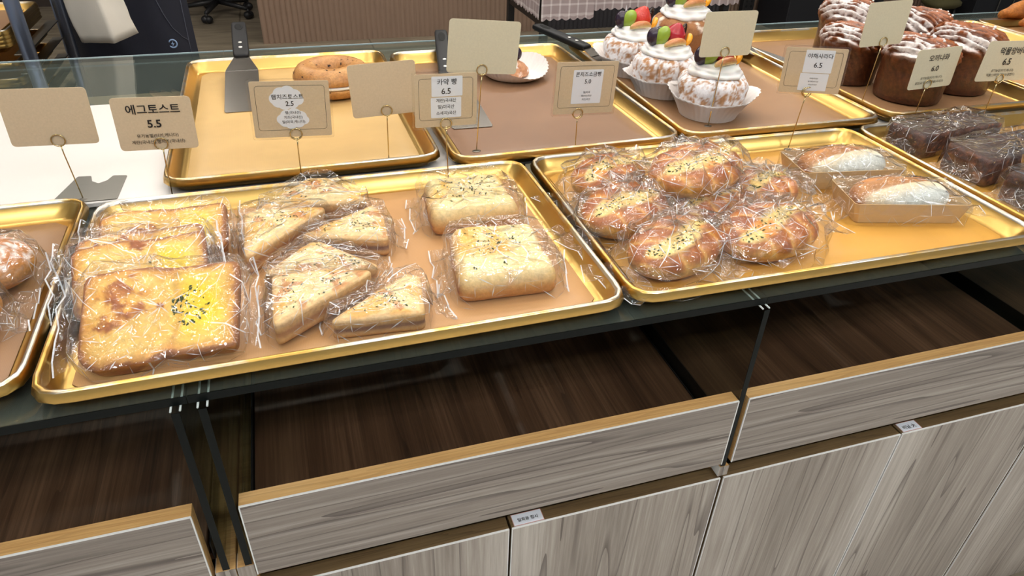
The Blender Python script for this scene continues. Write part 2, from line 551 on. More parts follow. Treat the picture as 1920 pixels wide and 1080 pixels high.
struct(MB().box(-5, 9, 0.5, 9.5, -0.1, 0.0).build('floor', floor_mat(), smooth=False))
struct(MB().box(-5, 9, -3, 0.4998, -0.1, 0.0).build('floor', plain('pale_bounce_floor', lin(222, 216, 206), 0.35, noise=0.04, nscale=3), smooth=False))  # unseen floor on the customer side, made pale to bounce light
struct(MB().box(-5, 9, -3, 9.5, 2.8, 2.9).build('ceiling', plain('matt_ceiling_paint', lin(232, 230, 226), 0.9), smooth=False))
MWALLB = plain('dark_back_wall', lin(74, 62, 54), 0.8, noise=0.1, nscale=5)
struct(MB().box(-5, 9, 9.5, 9.6, 0, 2.8).build('wall_back', MWALLB, smooth=False))

MLAMP = emit('fill_panel_diffuser', (1.0, 0.955, 0.89), 24.0)
MLAMPC = emit('cool_fill_diffuser', (0.92, 0.97, 1.0), 27.0)
MHOUS = plain('white_lamp_housing', lin(230, 230, 228), 0.5)
def lamp(x, y, w, d, m, label, group, z=2.74):
    t = thing('fill_panel', label, 'ceiling light', (x, y, z), 0, group)
    f = MB(); e = 0.02
    f.box(-w / 2 - e, w / 2 + e, -d / 2 - e, d / 2 + e, 0.012, 0.06)
    for a in ((-w / 2 - e, -w / 2, -d / 2 - e, d / 2 + e), (w / 2, w / 2 + e, -d / 2 - e, d / 2 + e), (-w / 2, w / 2, -d / 2 - e, -d / 2), (-w / 2, w / 2, d / 2, d / 2 + e)):
        f.box(*a, -0.004, 0.012)
    f.build('housing', MHOUS, t, False)
    MB().box(-w / 2, w / 2, -d / 2, d / 2, 0.0, 0.011).build('diffuser', m, t, False)
    return t
MTUBE = emit('fill_tube_glow', (1.0, 0.96, 0.90), 16.0)
def fill_tube(x, y):  # unseen tubes, added to brighten the ceiling mirrored in the glass
    t = thing('fill_tube', 'added unseen glowing tube below the ceiling, parallel to the counter', 'tube lamp', (x, y, 2.45), 0, 'added tubes below the ceiling')
    MB().tube([(-0.55, 0, 0), (0.55, 0, 0)], 0.020, 12).build('tube', MTUBE, t)
    for q in (-0.56, 0.56):
        MB().tube([(q - 0.012, 0, 0), (q + 0.012, 0, 0)], 0.023, 12).build('end_cap', MHOUS, t)
    for q in (-0.4, 0.4):
        MB().tube([(q, 0, 0.018), (q, 0, 0.349)], 0.003, 6).build('hanging_wire', MHOUS, t)
for x in (-0.9, 0.45, 1.8):
    for y in (0.75, 1.9, 3.1):
        fill_tube(x, y)
MSPOT = emit('fill_spot_lens', (1.0, 0.95, 0.88), 300.0)
def spot(x, y):  # unseen spots, added for sharp highlights on the bags
    t = thing('fill_spot', 'added unseen round spot above the bread counter, for sparkle on the bags', 'fill light', (x, y, 2.77), 0, 'added spots above the counter')
    m = MB(); m.add(*stitch([z3(ell(0.060, 0.060, 32), 0.028), z3(ell(0.060, 0.060, 32), -0.003), z3(ell(0.045, 0.045, 32), -0.003), z3(ell(0.036, 0.036, 32), 0.008)], True, False))
    m.build('housing', MHOUS, t)
    m = MB(); m.add(*stitch([z3(ell(0.036, 0.036, 32), 0.007), z3(ell(0.036, 0.036, 32), 0.009)], True, True)); m.build('lens', MSPOT, t)
for x in (-1.1, -0.45, 0.15, 0.75, 1.35, 1.95):
    spot(x, 1.25)
    spot(x + 0.3, 2.35)
for x in (-0.6, 0.3, 1.2):
    spot(x, 0.15)
for i, (x, y) in enumerate([(-1.0, -0.9), (0.6, -0.9), (2.2, -0.9)]):  # unseen panels, added as fill light on the counter fronts
    lamp(x, y, 0.9, 0.28, MLAMPC, 'added unseen cool fill panel on the customer side', 'added cool fill panels on the customer side')
for i, (x, y) in enumerate([(-0.9, 3.9), (1.2, 3.6), (3.6, 3.8)]):  # unseen panels, added to brighten the partition and floor behind
    lamp(x, y, 0.9, 0.30, MLAMP, 'added unseen fill panel over the seating behind the counter', 'added fill panels over the seating')

# ------------------------------------------------------------------ counter carcasses, drawers, doors
MRUNNER = plain('black_drawer_runner', lin(30, 28, 27), 0.5)
def cabinet(label, x0, x1, drawer, door_edges, side_l, side_r, ztop_l, ztop_r):
    t = thing('display_cabinet', label, 'cabinet', ((x0 + x1) / 2, 0.9, 0.0))
    ox = -(x0 + x1) / 2; oy = -0.9
    def part(mb, name, mat, parent=t, smooth=False):
        for v in mb.v:
            v[:, 0] += ox; v[:, 1] += oy
        return mb.build(name, mat, parent, smooth)
    for (a, b, zt) in ((side_l[0], side_l[1], ztop_l), (side_r[0], side_r[1], ztop_r)):
        m = MB()
        m.rbox(a, b, 0.566, 1.39, 0.06, zt, 0.001, 0)
        m.box(a, b, 0.546, 0.566, 0.602, zt - 0.0004, 0)
        m.box(a, b, 0.5452, 0.546, 0.602, zt, 1)
        m.box(a - 0.0003, a, 0.5455, 0.566, 0.602, zt + 0.0002, 2)
        part(m, 'side_panel', [MOAKX, MGREYZ, MBAND])
    part(MB().rbox(x0 + 0.02, x1 - 0.02, 1.39, 1.405, 0.06, 0.884, 0.001), 'back_panel', MWALNUT)
    part(MB().rbox(side_l[1] + 0.001, side_r[0] - 0.001, 0.60, 1.388, 0.600, 0.612, 0.001), 'dust_panel', MWALNUT)
    part(MB().rbox(x0 + 0.01, x1 - 0.01, 0.60, 1.38, 0.0, 0.06, 0.001), 'plinth', MDOAKX)
    part(MB().rbox(x0, x1, 1.405, 1.512, 0.868, 0.889, 0.001), 'rear_rail', MDOAKX)
    # doors
    for a, b in zip(door_edges[:-1], door_edges[1:]):
        a += 0.0017; b -= 0.0017
        m = MB()
        m.box(a, b, 0.5465, 0.566, 0.012, 0.5965, 0)
        m.box(a + 0.0012, b - 0.0012, 0.545, 0.5465, 0.0135, 0.5955, 1)
        d = part(m, 'door', [MDOAKX, MGREYZ])
        m = MB()
        m.box(a, b, 0.5445, 0.5465, 0.5955, 0.5972)
        m.box(a, a + 0.0012, 0.5445, 0.5465, 0.012, 0.5955)
        m.box(b - 0.0012, b, 0.5445, 0.5465, 0.012, 0.5955)
        e = part(m, 'edge_band', MBAND, d)
    # drawer: tray-like box with a tall front
    a, b = drawer
    m = MB()
    m.rbox(a + 0.004, b - 0.001, 0.565, 1.30, 0.655, 0.670, 0.001)
    d = part(m, 'drawer', MWALNUT)
    m = MB()
    m.box(a, b, 0.5452, 0.563, 0.628, 0.7462, 0)
    m.box(a + 0.001, b - 0.001, 0.5440, 0.5452, 0.6285, 0.7452, 1)
    f = part(m, 'drawer_front', [MOAKX, MGREYX], d)
    m = MB()
    m.box(a, b, 0.5436, 0.5455, 0.7452, 0.7466)
    m.box(a - 0.0004, a + 0.001, 0.5436, 0.5455, 0.628, 0.7452)
    m.box(b - 0.001, b + 0.0004, 0.5436, 0.5455, 0.628, 0.7452)
    part(m, 'edge_band', MBAND, d)
    for q, zz in ((a + 0.0005, 0.676), (b + 0.001, 0.668)):
        part(MB().rbox(q, q + 0.002, 0.57, 1.28, 0.640, zz, 0.0005), 'runner', MRUNNER, d)
    return t
cabinet('wood counter cabinet at far left, its drawer ending at the double glass partition', -0.80, -0.1385, (-0.78, -0.164), (-0.79, -0.45, -0.1405), (-0.80, -0.782), (-0.1595, -0.1385), 0.645, 0.645)
cabinet('wood counter cabinet under the middle trays, whole drawer in view', -0.1365, 0.5018, (-0.117, 0.494), (-0.1355, 0.190, 0.5015), (-0.1365, -0.1185), (0.4945, 0.5018), 0.645, 0.620)
cabinet('wood counter cabinet under the corn bread tray, right of the single partition', 0.5028, 1.128, (0.5095, 1.118), (0.5035, 0.816, 1.127), (0.5028, 0.5090), (1.1195, 1.128), 0.620, 0.645)
cabinet('wood counter cabinet at the far right end of the counter', 1.130, 1.765, (1.150, 1.745), (1.131, 1.447, 1.764), (1.130, 1.148), (1.747, 1.765), 0.645, 0.645)

# door stickers with handwriting
def sticker(x, y0, y1, w, body, label):
    t = thing('door_sticker', label, 'sticker', (x, (y0 + y1) / 2, 0.5968), (0, 0, 0))
    d = (y1 - y0) / 2
    MB().box(-w / 2, w / 2, -d, d, 0, 0.0004).build('paper', MPAPER, t, False)
    m = MB()
    for (a, b, c, e) in ((-w / 2, w / 2, -d, -d + 0.0007), (-w / 2, w / 2, d - 0.0007, d), (-w / 2, -w / 2 + 0.0007, -d, d), (w / 2 - 0.0007, w / 2, -d, d)):
        m.box(a, b, c, e, 0.0004, 0.0006)
    m.build('red_border', plain('faded_red_print', lin(206, 140, 124), 0.6), t, False)
    V, F = text_mesh(body, width=w * 0.66, bold=0.022)
    m = MB(); V[:, 2] = 0.0006; V[:, 1] -= 0.001
    m.add(V, F); m.build('handwriting', MINK, t, False)
sticker(0.2165, 0.547, 0.5655, 0.042, '일회용 접시', 'small white sticker with black handwriting on the door under the middle drawer')
sticker(0.8395, 0.547, 0.5655, 0.036, '비닐 大', 'small white sticker with black handwriting on the door under the right drawer')

# ------------------------------------------------------------------ glass of the counter
def glass_top(x0, x1, label):
    t = thing('glass_countertop', label, 'glass top', ((x0 + x1) / 2, 1.15, 0.890))
    a, b = x0 - (x0 + x1) / 2, x1 - (x0 + x1) / 2
    y0, y1 = 0.556 - 1.15, 1.752 - 1.15
    m = MB()
    V = [(a, y0, 0), (b, y0, 0), (b, y1, 0), (a, y1, 0), (a, y0, 0.010), (b, y0, 0.010), (b, y1, 0.010), (a, y1, 0.010)]
    m.add(V, [(3, 2, 1, 0), (4, 5, 6, 7)])
    m.build('pane', MGLASS, t, False)
    m = MB(); m.box(a, b, y0 - 0.0006, y0, 0.0, 0.0094); m.build('front_edge', MEDGE, t, False)
    m = MB(); m.box(a, b, y1, y1 + 0.0025, 0.0072, 0.010)
    m.build('rear_edge', MREDGE, t, False)
glass_top(-0.95, -0.1372, 'clear glass countertop sheet under the powdered bun tray at left')
glass_top(-0.1362, 0.5020, 'clear glass countertop sheet under the tray of toasts and sandwiches')
glass_top(0.5030, 1.1290, 'clear glass countertop sheet under the corn bread tray')
glass_top(1.1300, 2.35, 'clear glass countertop sheet at the far right end')

MPGLASS = glass('partition_glass', (0.80, 0.84, 0.82), refl=0.9)
def partition(x, zb, label, th=0.0075):
    t = thing('glass_partition', label, 'glass partition', (x, 0.96, zb))
    y0, y1 = 0.547 - 0.96, 1.385 - 0.96; h = 0.888 - zb
    m = MB(); a = th / 2
    V = [(-a, y0, 0), (-a, y1, 0), (-a, y1, h), (-a, y0, h), (a, y0, 0), (a, y1, 0), (a, y1, h), (a, y0, h)]
    m.add(V, [(0, 1, 2, 3), (7, 6, 5, 4)]); m.build('pane', MPGLASS, t, False)
    m = MB(); m.box(-a, a, y0 - 0.0006, y0, 0, h); m.build('front_edge', MEDGE, t, False)
    m = MB()
    for q in (-a - 0.0005, a + 0.0005):
        m.tube([(q, y0 + 0.002, h + 0.0004), (q, y1, h + 0.0004)], 0.0011, 6)
    m.build('silicone_bead', MSIL, t)
partition(-0.1480, 0.6455, 'glass partition on the left cabinet side, first of the double pair')
partition(-0.1240, 0.6455, 'glass partition on the middle cabinet side, second of the double pair')
partition(0.4995, 0.6205, 'single glass partition between the middle and right drawers')
partition(1.1345, 0.6455, 'glass partition at the right end of the right drawer')

# white board lying on the glass under the rear tray row
o = MB().rbox(-0.95, 2.3, 0.986, 1.40, 0.9002, 0.9085, 0.0015).build('white_board', MWHITE, None, False)
tag(o, 'long glossy white board lying on the glass under the rear trays', 'board')

# ------------------------------------------------------------------ baking trays and mats
RIMH = 0.025
def tray(label, cx, cy_, w, d, rot, z, group=None, rr=0.036):
    t = thing('baking_tray', label, 'tray', (cx, cy_, z), rot, group)
    def ring(i, zz):
        return z3(rrect(w - 2 * i, d - 2 * i, max(rr - i, 0.012), 128), zz)
    m = MB()
    m.add(*stitch([ring(0.022, 0.0), ring(0.018, 0.0004), ring(0.0150, 0.003), ring(0.0080, 0.0150), ring(0.0030, 0.0128), ring(0.0006, 0.0132), ring(0.0, 0.0148), ring(0.0030, 0.0232)], True, False))
    m.add(*stitch([ring(0.0098, 0.0205), ring(0.0180, 0.004), ring(0.0215, 0.0018), ring(0.026, 0.0012)], False, True))
    m.build('pan', MGOLD, t)
    m = MB()
    pr = [(0.0030, 0.0232), (0.0038, 0.0244), (0.0052, 0.0250), (0.0070, 0.0248), (0.0086, 0.0236), (0.0098, 0.0205)]
    m.add(*stitch([ring(i, q) for i, q in pr]))
    m.build('rolled_rim', MRIM, t)
    return t
def mat_paper(name, c, amp=0.12):
    m, nt, b, N, L = new_mat(name)
    tc = N.new('ShaderNodeTexCoord')
    n1 = N.new('ShaderNodeTexNoise'); n1.inputs['Scale'].default_value = 7; n1.inputs['Detail'].default_value = 5; n1.inputs['Distortion'].default_value = 0.6
    L.new(tc.outputs['Object'], n1.inputs['Vector'])
    w1 = N.new('ShaderNodeTexWave'); w1.inputs['Scale'].default_value = 190; w1.inputs['Distortion'].default_value = 0.4
    w2 = N.new('ShaderNodeTexWave'); w2.bands_direction = 'Y'; w2.inputs['Scale'].default_value = 190; w2.inputs['Distortion'].default_value = 0.4
    L.new(tc.outputs['Object'], w1.inputs['Vector']); L.new(tc.outputs['Object'], w2.inputs['Vector'])
    ad = N.new('ShaderNodeMath'); ad.operation = 'ADD'; L.new(w1.outputs['Fac'], ad.inputs[0]); L.new(w2.outputs['Fac'], ad.inputs[1])
    mm = N.new('ShaderNodeMath'); mm.operation = 'MULTIPLY_ADD'; mm.inputs[1].default_value = 0.12
    L.new(ad.outputs[0], mm.inputs[0]); L.new(n1.outputs['Fac'], mm.inputs[2])
    cr = N.new('ShaderNodeValToRGB'); e = cr.color_ramp.elements
    c = np.asarray(c)
    e[0].position = 0.35; e[0].color = rgba(c * (1 - amp)); e[1].position = 0.85; e[1].color = rgba(np.minimum(c * (1 + amp), 1))
    L.new(mm.outputs[0], cr.inputs['Fac']); L.new(cr.outputs['Color'], b.inputs['Base Color'])
    b.inputs['Roughness'].default_value = 0.42
    b.inputs['Specular IOR Level'].default_value = 0.4
    return m
def mat_sheet(label, cx, cy_, w, d, rot, z, material, seed):
    P = rrect(w - 0.056, d - 0.056, 0.014, 72)
    V, F, e = slab(P, 0, 0.0011, 0.0004, inner=6, side=1, arc=1)
    V[:, 2] += 0.0006 * (fbm(V + seed, 12, 3, seed) - 0.5) * (e > 0)
    m = MB(); m.add(V, F)
    o = m.build('baking_mat', material, None)
    o.location = (cx, cy_, z + 0.00135); o.rotation_euler = (0, 0, rot)
    tag(o, label, 'baking mat')
MT = {}
for k, c in dict(tan=(194, 147, 98), brown=(134, 101, 76), yellow=(208, 153, 68), straw=(202, 166, 108), mid=(150, 113, 80)).items():
    MT[k] = mat_paper('baking_mat_' + k, lin(*c))
FZ = 0.9002; BZ = 0.9090
GT = 'gold baking trays on the counter'
TR = [
 ('gold baking tray at far left holding the bagged powdered buns', 'brown baking mat under the bagged powdered buns', -0.574, 0.771, 0.6, 0.4, 0.0205, FZ, 'mid'),
 ('gold baking tray in the front row holding egg toasts and triangle sandwiches', 'tan baking mat under the egg toasts and triangle sandwiches', 0.029, 0.758, 0.596, 0.4, 0.0096, FZ, 'tan'),
 ('gold baking tray in the front row holding the bagged corn breads', 'yellow baking mat under the bagged corn breads', 0.633, 0.761, 0.604, 0.403, -0.0079, FZ, 'yellow'),
 ('gold baking tray in the front row holding dark cake bars', 'yellow baking mat under the dark cake bars', 1.242, 0.757, 0.6, 0.4, -0.014, FZ, 'yellow'),
 ('gold baking tray in the rear row holding only the bagel sandwich', 'straw coloured baking mat under the bagel sandwich', 0.0049, 1.2759, 0.4, 0.6, 0.0109, BZ, 'straw'),
 ('gold baking tray in the rear row holding the half eaten cake on its paper', 'dark brown baking mat under the half eaten cake', 0.411, 1.257, 0.396, 0.595, 0.0174, BZ, 'brown'),
 ('gold baking tray in the rear row holding the fruit topped cream cakes', 'brown baking mat under the fruit topped cream cakes', 0.824, 1.264, 0.403, 0.603, -0.0192, BZ, 'mid'),
 ('gold baking tray in the rear row holding the tall sugared croissant loaves', 'brown baking mat under the tall croissant loaves', 1.238, 1.268, 0.4, 0.6, -0.004, BZ, 'mid'),
 ('gold baking tray half hidden behind the tall croissant loaves', 'tan baking mat half hidden behind the tall croissant loaves', 1.642, 1.268, 0.4, 0.6, 0.0, BZ, 'tan'),
 ('gold baking tray at the far right holding the fried twist sticks', 'tan baking mat under the fried twist sticks', 2.046, 1.268, 0.4, 0.6, 0.0, BZ, 'tan')]
for i, (a, b, x, y, w, d, r, z, k) in enumerate(TR):
    tray(a, x, y, w, d, r, z, GT)
    mat_sheet(b, x, y, w, d, r, z, MT[k], i + 1)
FM = FZ + 0.0025     # height of the front mats
BM = BZ + 0.0025     # height of the rear mats
# ------------------------------------------------------------------ cellophane bags
def film(P, zb, zt, seed, parent, h=None, margin=0.004, jit=0.0035, n=26, side=3, top=5, flaps=(), crease=0.35, lift=0.002, name='cellophane_bag', skirt=0.0, gather=0.35):
    """crumpled clear bag around outline P (n x 2, counter-clockwise): faceted sheet, whitened ribbons as crease highlights, sealed end flaps"""
    rg = np.random.RandomState(seed)
    Q = resample(offs(P, margin), n)
    c = Q.mean(0)
    rings = []
    for k in range(side + 1):
        q = offs(Q, skirt * (1 - k / side) + (0.002 if k < side else -0.001))
        rings.append(z3(q, zb + (zt + lift - zb) * (k / side) ** 0.9))
    for k in range(1, top):
        s = 1 - k / top
        q = c + (Q - c) * s
        z = np.full(n, zt + lift)
        rings.append(np.column_stack([q, z]))
    V, F = stitch(rings, False, True)
    if h is not None:
        k0 = side * n
        z = np.array([h(x, y) for x, y in V[:, :2]]) + lift
        V[k0:, 2] = z[k0:]
    d = rg.rand(len(V)) ** 1.6 * jit
    nn = vnormals(V, F)
    V2 = V + nn * d[:, None]
    V2[n:, :2] += (rg.rand(len(V) - n, 2) - 0.5) * jit * 1.2
    V2[:, 2] = np.maximum(V2[:, 2], zb + 0.0003)
    T = []
    for i, q in enumerate(F):
        if len(q) == 3:
            T.append(q)
        elif rg.rand() < 0.5:
            T += [(q[0], q[1], q[2]), (q[0], q[2], q[3])]
        else:
            T += [(q[0], q[1], q[3]), (q[1], q[2], q[3])]
    m = MB(); m.add(V2, T, 0)
    allV = [V2]; allT = [T]
    for (ang, w, ln, rise) in flaps:
        dr = np.array([math.cos(ang), math.sin(ang)]); pr = np.array([-dr[1], dr[0]])
        ext = (Q - c) @ dr
        base = c + dr * (ext.max() - 0.004)
        nu, nv = 6, 4
        G = []
        zmid = zb + (zt - zb) * (0.30 + 0.25 * rg.rand())
        hh = (zt - zb) * 0.4
        for j in range(nv + 1):
            t = j / nv
            for i in range(nu + 1):
                s = i / nu - 0.5
                wid = w * (0.86 + 0.22 * t)
                x = base + dr * (ln * t * (1 + 0.12 * math.cos(i * 2.4 + seed))) + pr * s * wid
                z = zmid * (1 - t) + (zb + rise) * t + hh * (1 - t) * (0.5 - abs(s)) * 1.4 + (rg.rand() - 0.5) * 0.006 + 0.003 * (-1) ** i * (0.4 + t)
                G.append((x[0], x[1], max(z, zb + 0.0004)))
        G = np.array(G); FF = []
        for j in range(nv):
            for i in range(nu):
                a = j * (nu + 1) + i
                b2, c2, d2 = a + 1, a + nu + 2, a + nu + 1
                FF += [(a, b2, c2), (a, c2, d2)] if (i + j) % 2 else [(a, b2, d2), (b2, c2, d2)]
        m.add(G, FF, 0)
        allV.append(G); allT.append(FF)
        # outer seal: a narrow crimped strip
        a0 = nv * (nu + 1)
        for i in range(nu):
            p, q = G[a0 + i], G[a0 + i + 1]
            e = np.array([dr[0], dr[1], 0]) * 0.0016
            m.add([p, q, q + e, p + e], [(0, 1, 2, 3)], 1)
    # whitened ribbons painting highlights along gathers, from the edge toward the middle
    nr = (len(V2) - 1) // n
    for i in range(n):
        if rg.rand() > gather:
            continue
        j0 = rg.randint(1, max(2, nr - 3)); j1 = min(nr - 1, j0 + rg.randint(2, 6)); step = rg.choice((-1, 0, 0, 1))
        N0 = vnormals(V2, F)
        w0 = 0.0003 + 0.0007 * rg.rand() ** 2
        for j in range(j0, j1):
            a = j * n + (i + step * (j - j0)) % n; b = (j + 1) * n + (i + step * (j + 1 - j0)) % n
            p, q = V2[a], V2[b]; e = q - p; L = np.linalg.norm(e)
            if L < 1e-5:
                continue
            nrm = N0[a] + N0[b]; nrm /= max(np.linalg.norm(nrm), 1e-9)
            sd = np.cross(e / L, nrm) * w0
            p = p + nrm * 0.0005; q = q + nrm * 0.0005
            m.add([p - sd * 0.6, q - sd, q + sd, p + sd * 0.6], [(0, 1, 2, 3)], 1)
    # fold lines: whitened ribbons painting the crease highlights
    for VV, TT in zip(allV, allT):
        N2 = vnormals(VV, TT); seen = set()
        for tri in TT:
            for a, b in ((tri[0], tri[1]), (tri[1], tri[2]), (tri[2], tri[0])):
                k = (min(a, b), max(a, b))
                if k in seen:
                    continue
                seen.add(k)
                if rg.rand() > crease:
                    continue
                p, q = VV[a], VV[b]
                e = q - p; L = np.linalg.norm(e)
                if L < 0.004:
                    continue
                nrm = N2[a] + N2[b]; nrm /= max(np.linalg.norm(nrm), 1e-9)
                sd = np.cross(e / L, nrm) * (0.00016 + 0.00060 * rg.rand() ** 2.5)
                p = p + nrm * 0.0003; q = q + nrm * 0.0003; mid = (p + q) / 2
                m.add([p, mid - sd, q, mid + sd], [(0, 1, 2, 3)], 1)
    return m.build(name, [MFILM, MCREASE], parent, False)

def flecks(m, V, F, mask, count, size, mat, seed, lift=0.0006):
    """small dry flakes lying on a surface"""
    rg = np.random.RandomState(seed)
    N2 = vnormals(V, F)
    idx = np.flatnonzero(mask)
    if len(idx) == 0:
        return
    for i in rg.choice(idx, count):
        p = V[i] + (rg.rand(3) - 0.5) * 0.002; nn = N2[i]
        p = p - nn * (np.dot(p - V[i], nn))
        a = np.cross(nn, rg.rand(3) - 0.5); a /= max(np.linalg.norm(a), 1e-9); b = np.cross(nn, a)
        s = size * (0.5 + rg.rand()); s2 = s * (0.3 + 0.4 * rg.rand())
        p = p + nn * lift
        m.add([p - a * s, p - b * s2, p + a * s, p + b * s2, p + nn * 0.0005], [(0, 1, 4), (1, 2, 4), (2, 3, 4), (3, 0, 4)], mat, (1, 1, 1))

# ------------------------------------------------------------------ egg toasts
def egg_toast(label, loc, tilt, rz, w, ln, th, seed, egg, spots, herb):
    t = thing('egg_toast', label, 'egg toast', loc, (tilt, 0, rz), 'bagged egg toasts')
    hw = w / 2
    P = roundpoly([(-hw, ln * 0.10), (-hw * 0.72, -0.004), (-hw * 0.16, -0.002), (0.0, ln * 0.07), (hw * 0.2, ln * 0.04), (hw * 0.93, ln * 0.05), (hw, ln * 0.98), (hw * 0.1, ln * 0.96), (-hw * 0.1, ln), (-hw * 0.98, ln * 0.97)],
                  [0.016, 0.014, 0.012, 0.02, 0.012, 0.008, 0.010, 0.05, 0.05, 0.014], 6, 120)
    V, F, e = slab(P, 0, th, 0.0045, inner=30, side=3, arc=4)
    u, v = V[:, 0], V[:, 1]
    topm = sstep(-0.25, 0.02, e)
    lobe = sstep(0.012, -0.012, u - 0.02 * np.sin(v / ln * 2.2 + 0.4) + 0.006)
    du = (u - (-hw * 0.5)) / (hw * 0.52); dv = (v - ln * 0.48) / (ln * 0.52)
    dome = np.clip(1 - du ** 2 - dv ** 2, 0, 1) ** 0.6 * lobe
    hollow = np.exp(-(((u - egg[0]) / 0.030) ** 2 + ((v - egg[1]) / 0.024) ** 2))
    V[:, 2] += topm * (0.008 * dome - 0.004 * hollow + 0.003 * (fbm(V, 60, 4, seed) - 0.5) + 0.0015 * (fbm(V, 220, 3, seed + 9) - 0.5))
    V[:, :2] += (0.0016 * (fbm(V, 120, 3, seed + 3) - 0.5) * (e < 0.05))[:, None]
    n1 = fbm(V, 70, 4, seed + 1); n2 = fbm(V, 180, 3, seed + 2)
    C = mix(lin(230, 182, 86), lin(246, 214, 126), n1 * 1.8 - 0.4)
    C = mix(C, lin(240, 186, 90), lobe * 0.5)
    yolk = np.exp(-((u - egg[0]) / 0.034) ** 2 - ((v - egg[1]) / 0.030) ** 2) * (1 - lobe)
    C = mix(C, lin(252, 212, 12), yolk * 1.6 * (0.6 + 0.7 * n1))
    ridge = np.exp(-((u - 0.02 * np.sin(v / ln * 2.2 + 0.4) + 0.004) / 0.004) ** 2)
    C = mix(C, lin(206, 136, 62), ridge * 0.6)
    rimb = sstep(0.26, 0.02, e + 0.12 * (n1 - 0.5)) * topm
    C = mix(C, lin(208, 132, 50), rimb * 0.65)
    C = mix(C, lin(140, 74, 28), sstep(0.045, -0.03, e + 0.11 * (n2 - 0.5) + 0.06 * (n1 - 0.5)) * 0.9)
    C = mix(C, lin(150, 88, 40), sstep(-0.3, -0.5, e))
    for (sx, sy, sr) in spots:
        dd = np.hypot(u - sx, v - sy) + 0.030 * (n2 - 0.5) + 0.030 * (n1 - 0.5)
        C = mix(C, lin(222, 150, 52), sstep(sr * 1.9, sr * 0.7, dd) * topm * 0.6)
        C = mix(C, lin(160, 84, 26), sstep(sr, sr * 0.45, dd) * topm)
        V[:, 2] += 0.0012 * sstep(sr, sr * 0.3, dd) * topm
    m = MB(); m.add(V, F, 0, C)
    if herb:
        flecks(m, V, F, (np.hypot((u - egg[0]) / 1.0, (v - egg[1]) / 1.3) < 0.017) & (e > 0.1), int(herb * 1.5), 0.0019, 1, seed)
    m.build('toast', [MSOFT, MHERB], t)
    film(P, 0.0, th, seed + 50, t, h=lambda x, y: th + 0.004 + 0.006 * max(0, 1 - ((x + hw * 0.5) / (hw * 0.6)) ** 2), margin=0.005, jit=0.004, n=30, side=3, top=6,
         flaps=((math.pi, ln * 0.95, 0.020, th * 0.5), (0.0, ln * 0.9, 0.014, th * 0.6)), crease=0.3)
    return t
egg_toast('bagged egg toast at the very front, whole face with green herb pile in view', (-0.157, 0.599, FM + 0.001), 0.50, -0.05, 0.150, 0.108, 0.017, 1, (0.026, 0.058), ((-0.032, 0.080, 0.016), (-0.046, 0.040, 0.010), (-0.016, 0.056, 0.009), (-0.040, 0.060, 0.012)), 46)
egg_toast('bagged egg toast with bright yolk, second from the tray front, behind the herb topped one', (-0.180, 0.690, FM + 0.001), 0.47, 0.10, 0.138, 0.096, 0.016, 2, (0.018, 0.045), ((-0.032, 0.026, 0.009), (-0.005, 0.085, 0.004)), 5)
egg_toast('bagged egg toast third from the front, only its browned upper strip showing', (-0.186, 0.7425, FM + 0.001), 0.48, 0.10, 0.138, 0.077, 0.016, 3, (0.022, 0.03), ((-0.045, 0.060, 0.006), (-0.018, 0.065, 0.005)), 0)
egg_toast('bagged egg toast at the back of its row against the tray rim', (-0.170, 0.790, FM + 0.001), 0.33, 0.03, 0.146, 0.082, 0.022, 4, (0.02, 0.036), ((-0.034, 0.040, 0.005), (-0.012, 0.040, 0.006), (-0.020, 0.033, 0.006), (-0.03, 0.028, 0.006)), 0)

# ------------------------------------------------------------------ triangle sandwiches
def triangle(label, pts, seed, z=0.0, th=0.026, dark=0.0, flaps=(), tilt=(0, 0)):
    pts = np.array(pts); c = pts.mean(0)
    t = thing('triangle_sandwich', label, 'sandwich', (c[0], c[1], FM + 0.0008 + z), (tilt[0], tilt[1], 0), 'bagged triangle sandwiches')
    P = roundpoly(pts - c, 0.007, 6, 110)
    V, F, e = slab(P, 0, th, 0.004, inner=22, side=6, arc=3)
    topm = sstep(-0.22, 0.02, e)
    n1 = fbm(V, 75, 4, seed); n2 = fbm(V, 200, 3, seed + 5); n3 = fbm(V, 45, 3, seed + 8)
    V[:, 2] += topm * (0.004 * sstep(0, 0.35, e) + 0.004 * (n3 - 0.5) + 0.002 * (n2 - 0.5))
    zf = V[:, 2] / th
    band = np.exp(-((zf - 0.45) / 0.16) ** 2) * (1 - topm)
    V[:, :2] *= (1 + (0.012 * (n1 - 0.5) - 0.015 * band) * (e < 0))[:, None]
    C = mix(lin(240, 208, 142), lin(250, 228, 176), n1 * 1.6 - 0.3)
    C = mix(C, lin(242, 186, 92), sstep(0.50, 0.64, n3) * topm * 0.9)
    C = mix(C, lin(196, 116, 46), sstep(0.62, 0.70, n1) * topm * 0.8)
    C = mix(C, lin(206, 144, 76), sstep(0.10, 0.0, e) * topm * 0.55)
    side = mix(lin(222, 182, 128), lin(206, 158, 100), n2)
    side = mix(side, lin(150 - 40 * dark, 92 - 12 * dark, 72 + 10 * dark), band * (0.75 + 0.25 * dark))
    side = mix(side, lin(170, 104, 50), sstep(0.25, 0.05, zf) * 0.6)
    C = mix(side, C, topm)
    m = MB(); m.add(V, F, 0, C)
    flecks(m, V, F, (e > 0.15) & (n1 > 0.44) & (n3 > 0.42), 56, 0.0015, 1, seed)
    m.build('sandwich', [MSOFT, MHERB], t)
    film(P, 0.0, th + 0.0085, seed + 70, t, margin=0.004, jit=0.004, n=24, side=3, top=5, flaps=flaps, crease=0.32)
    return t
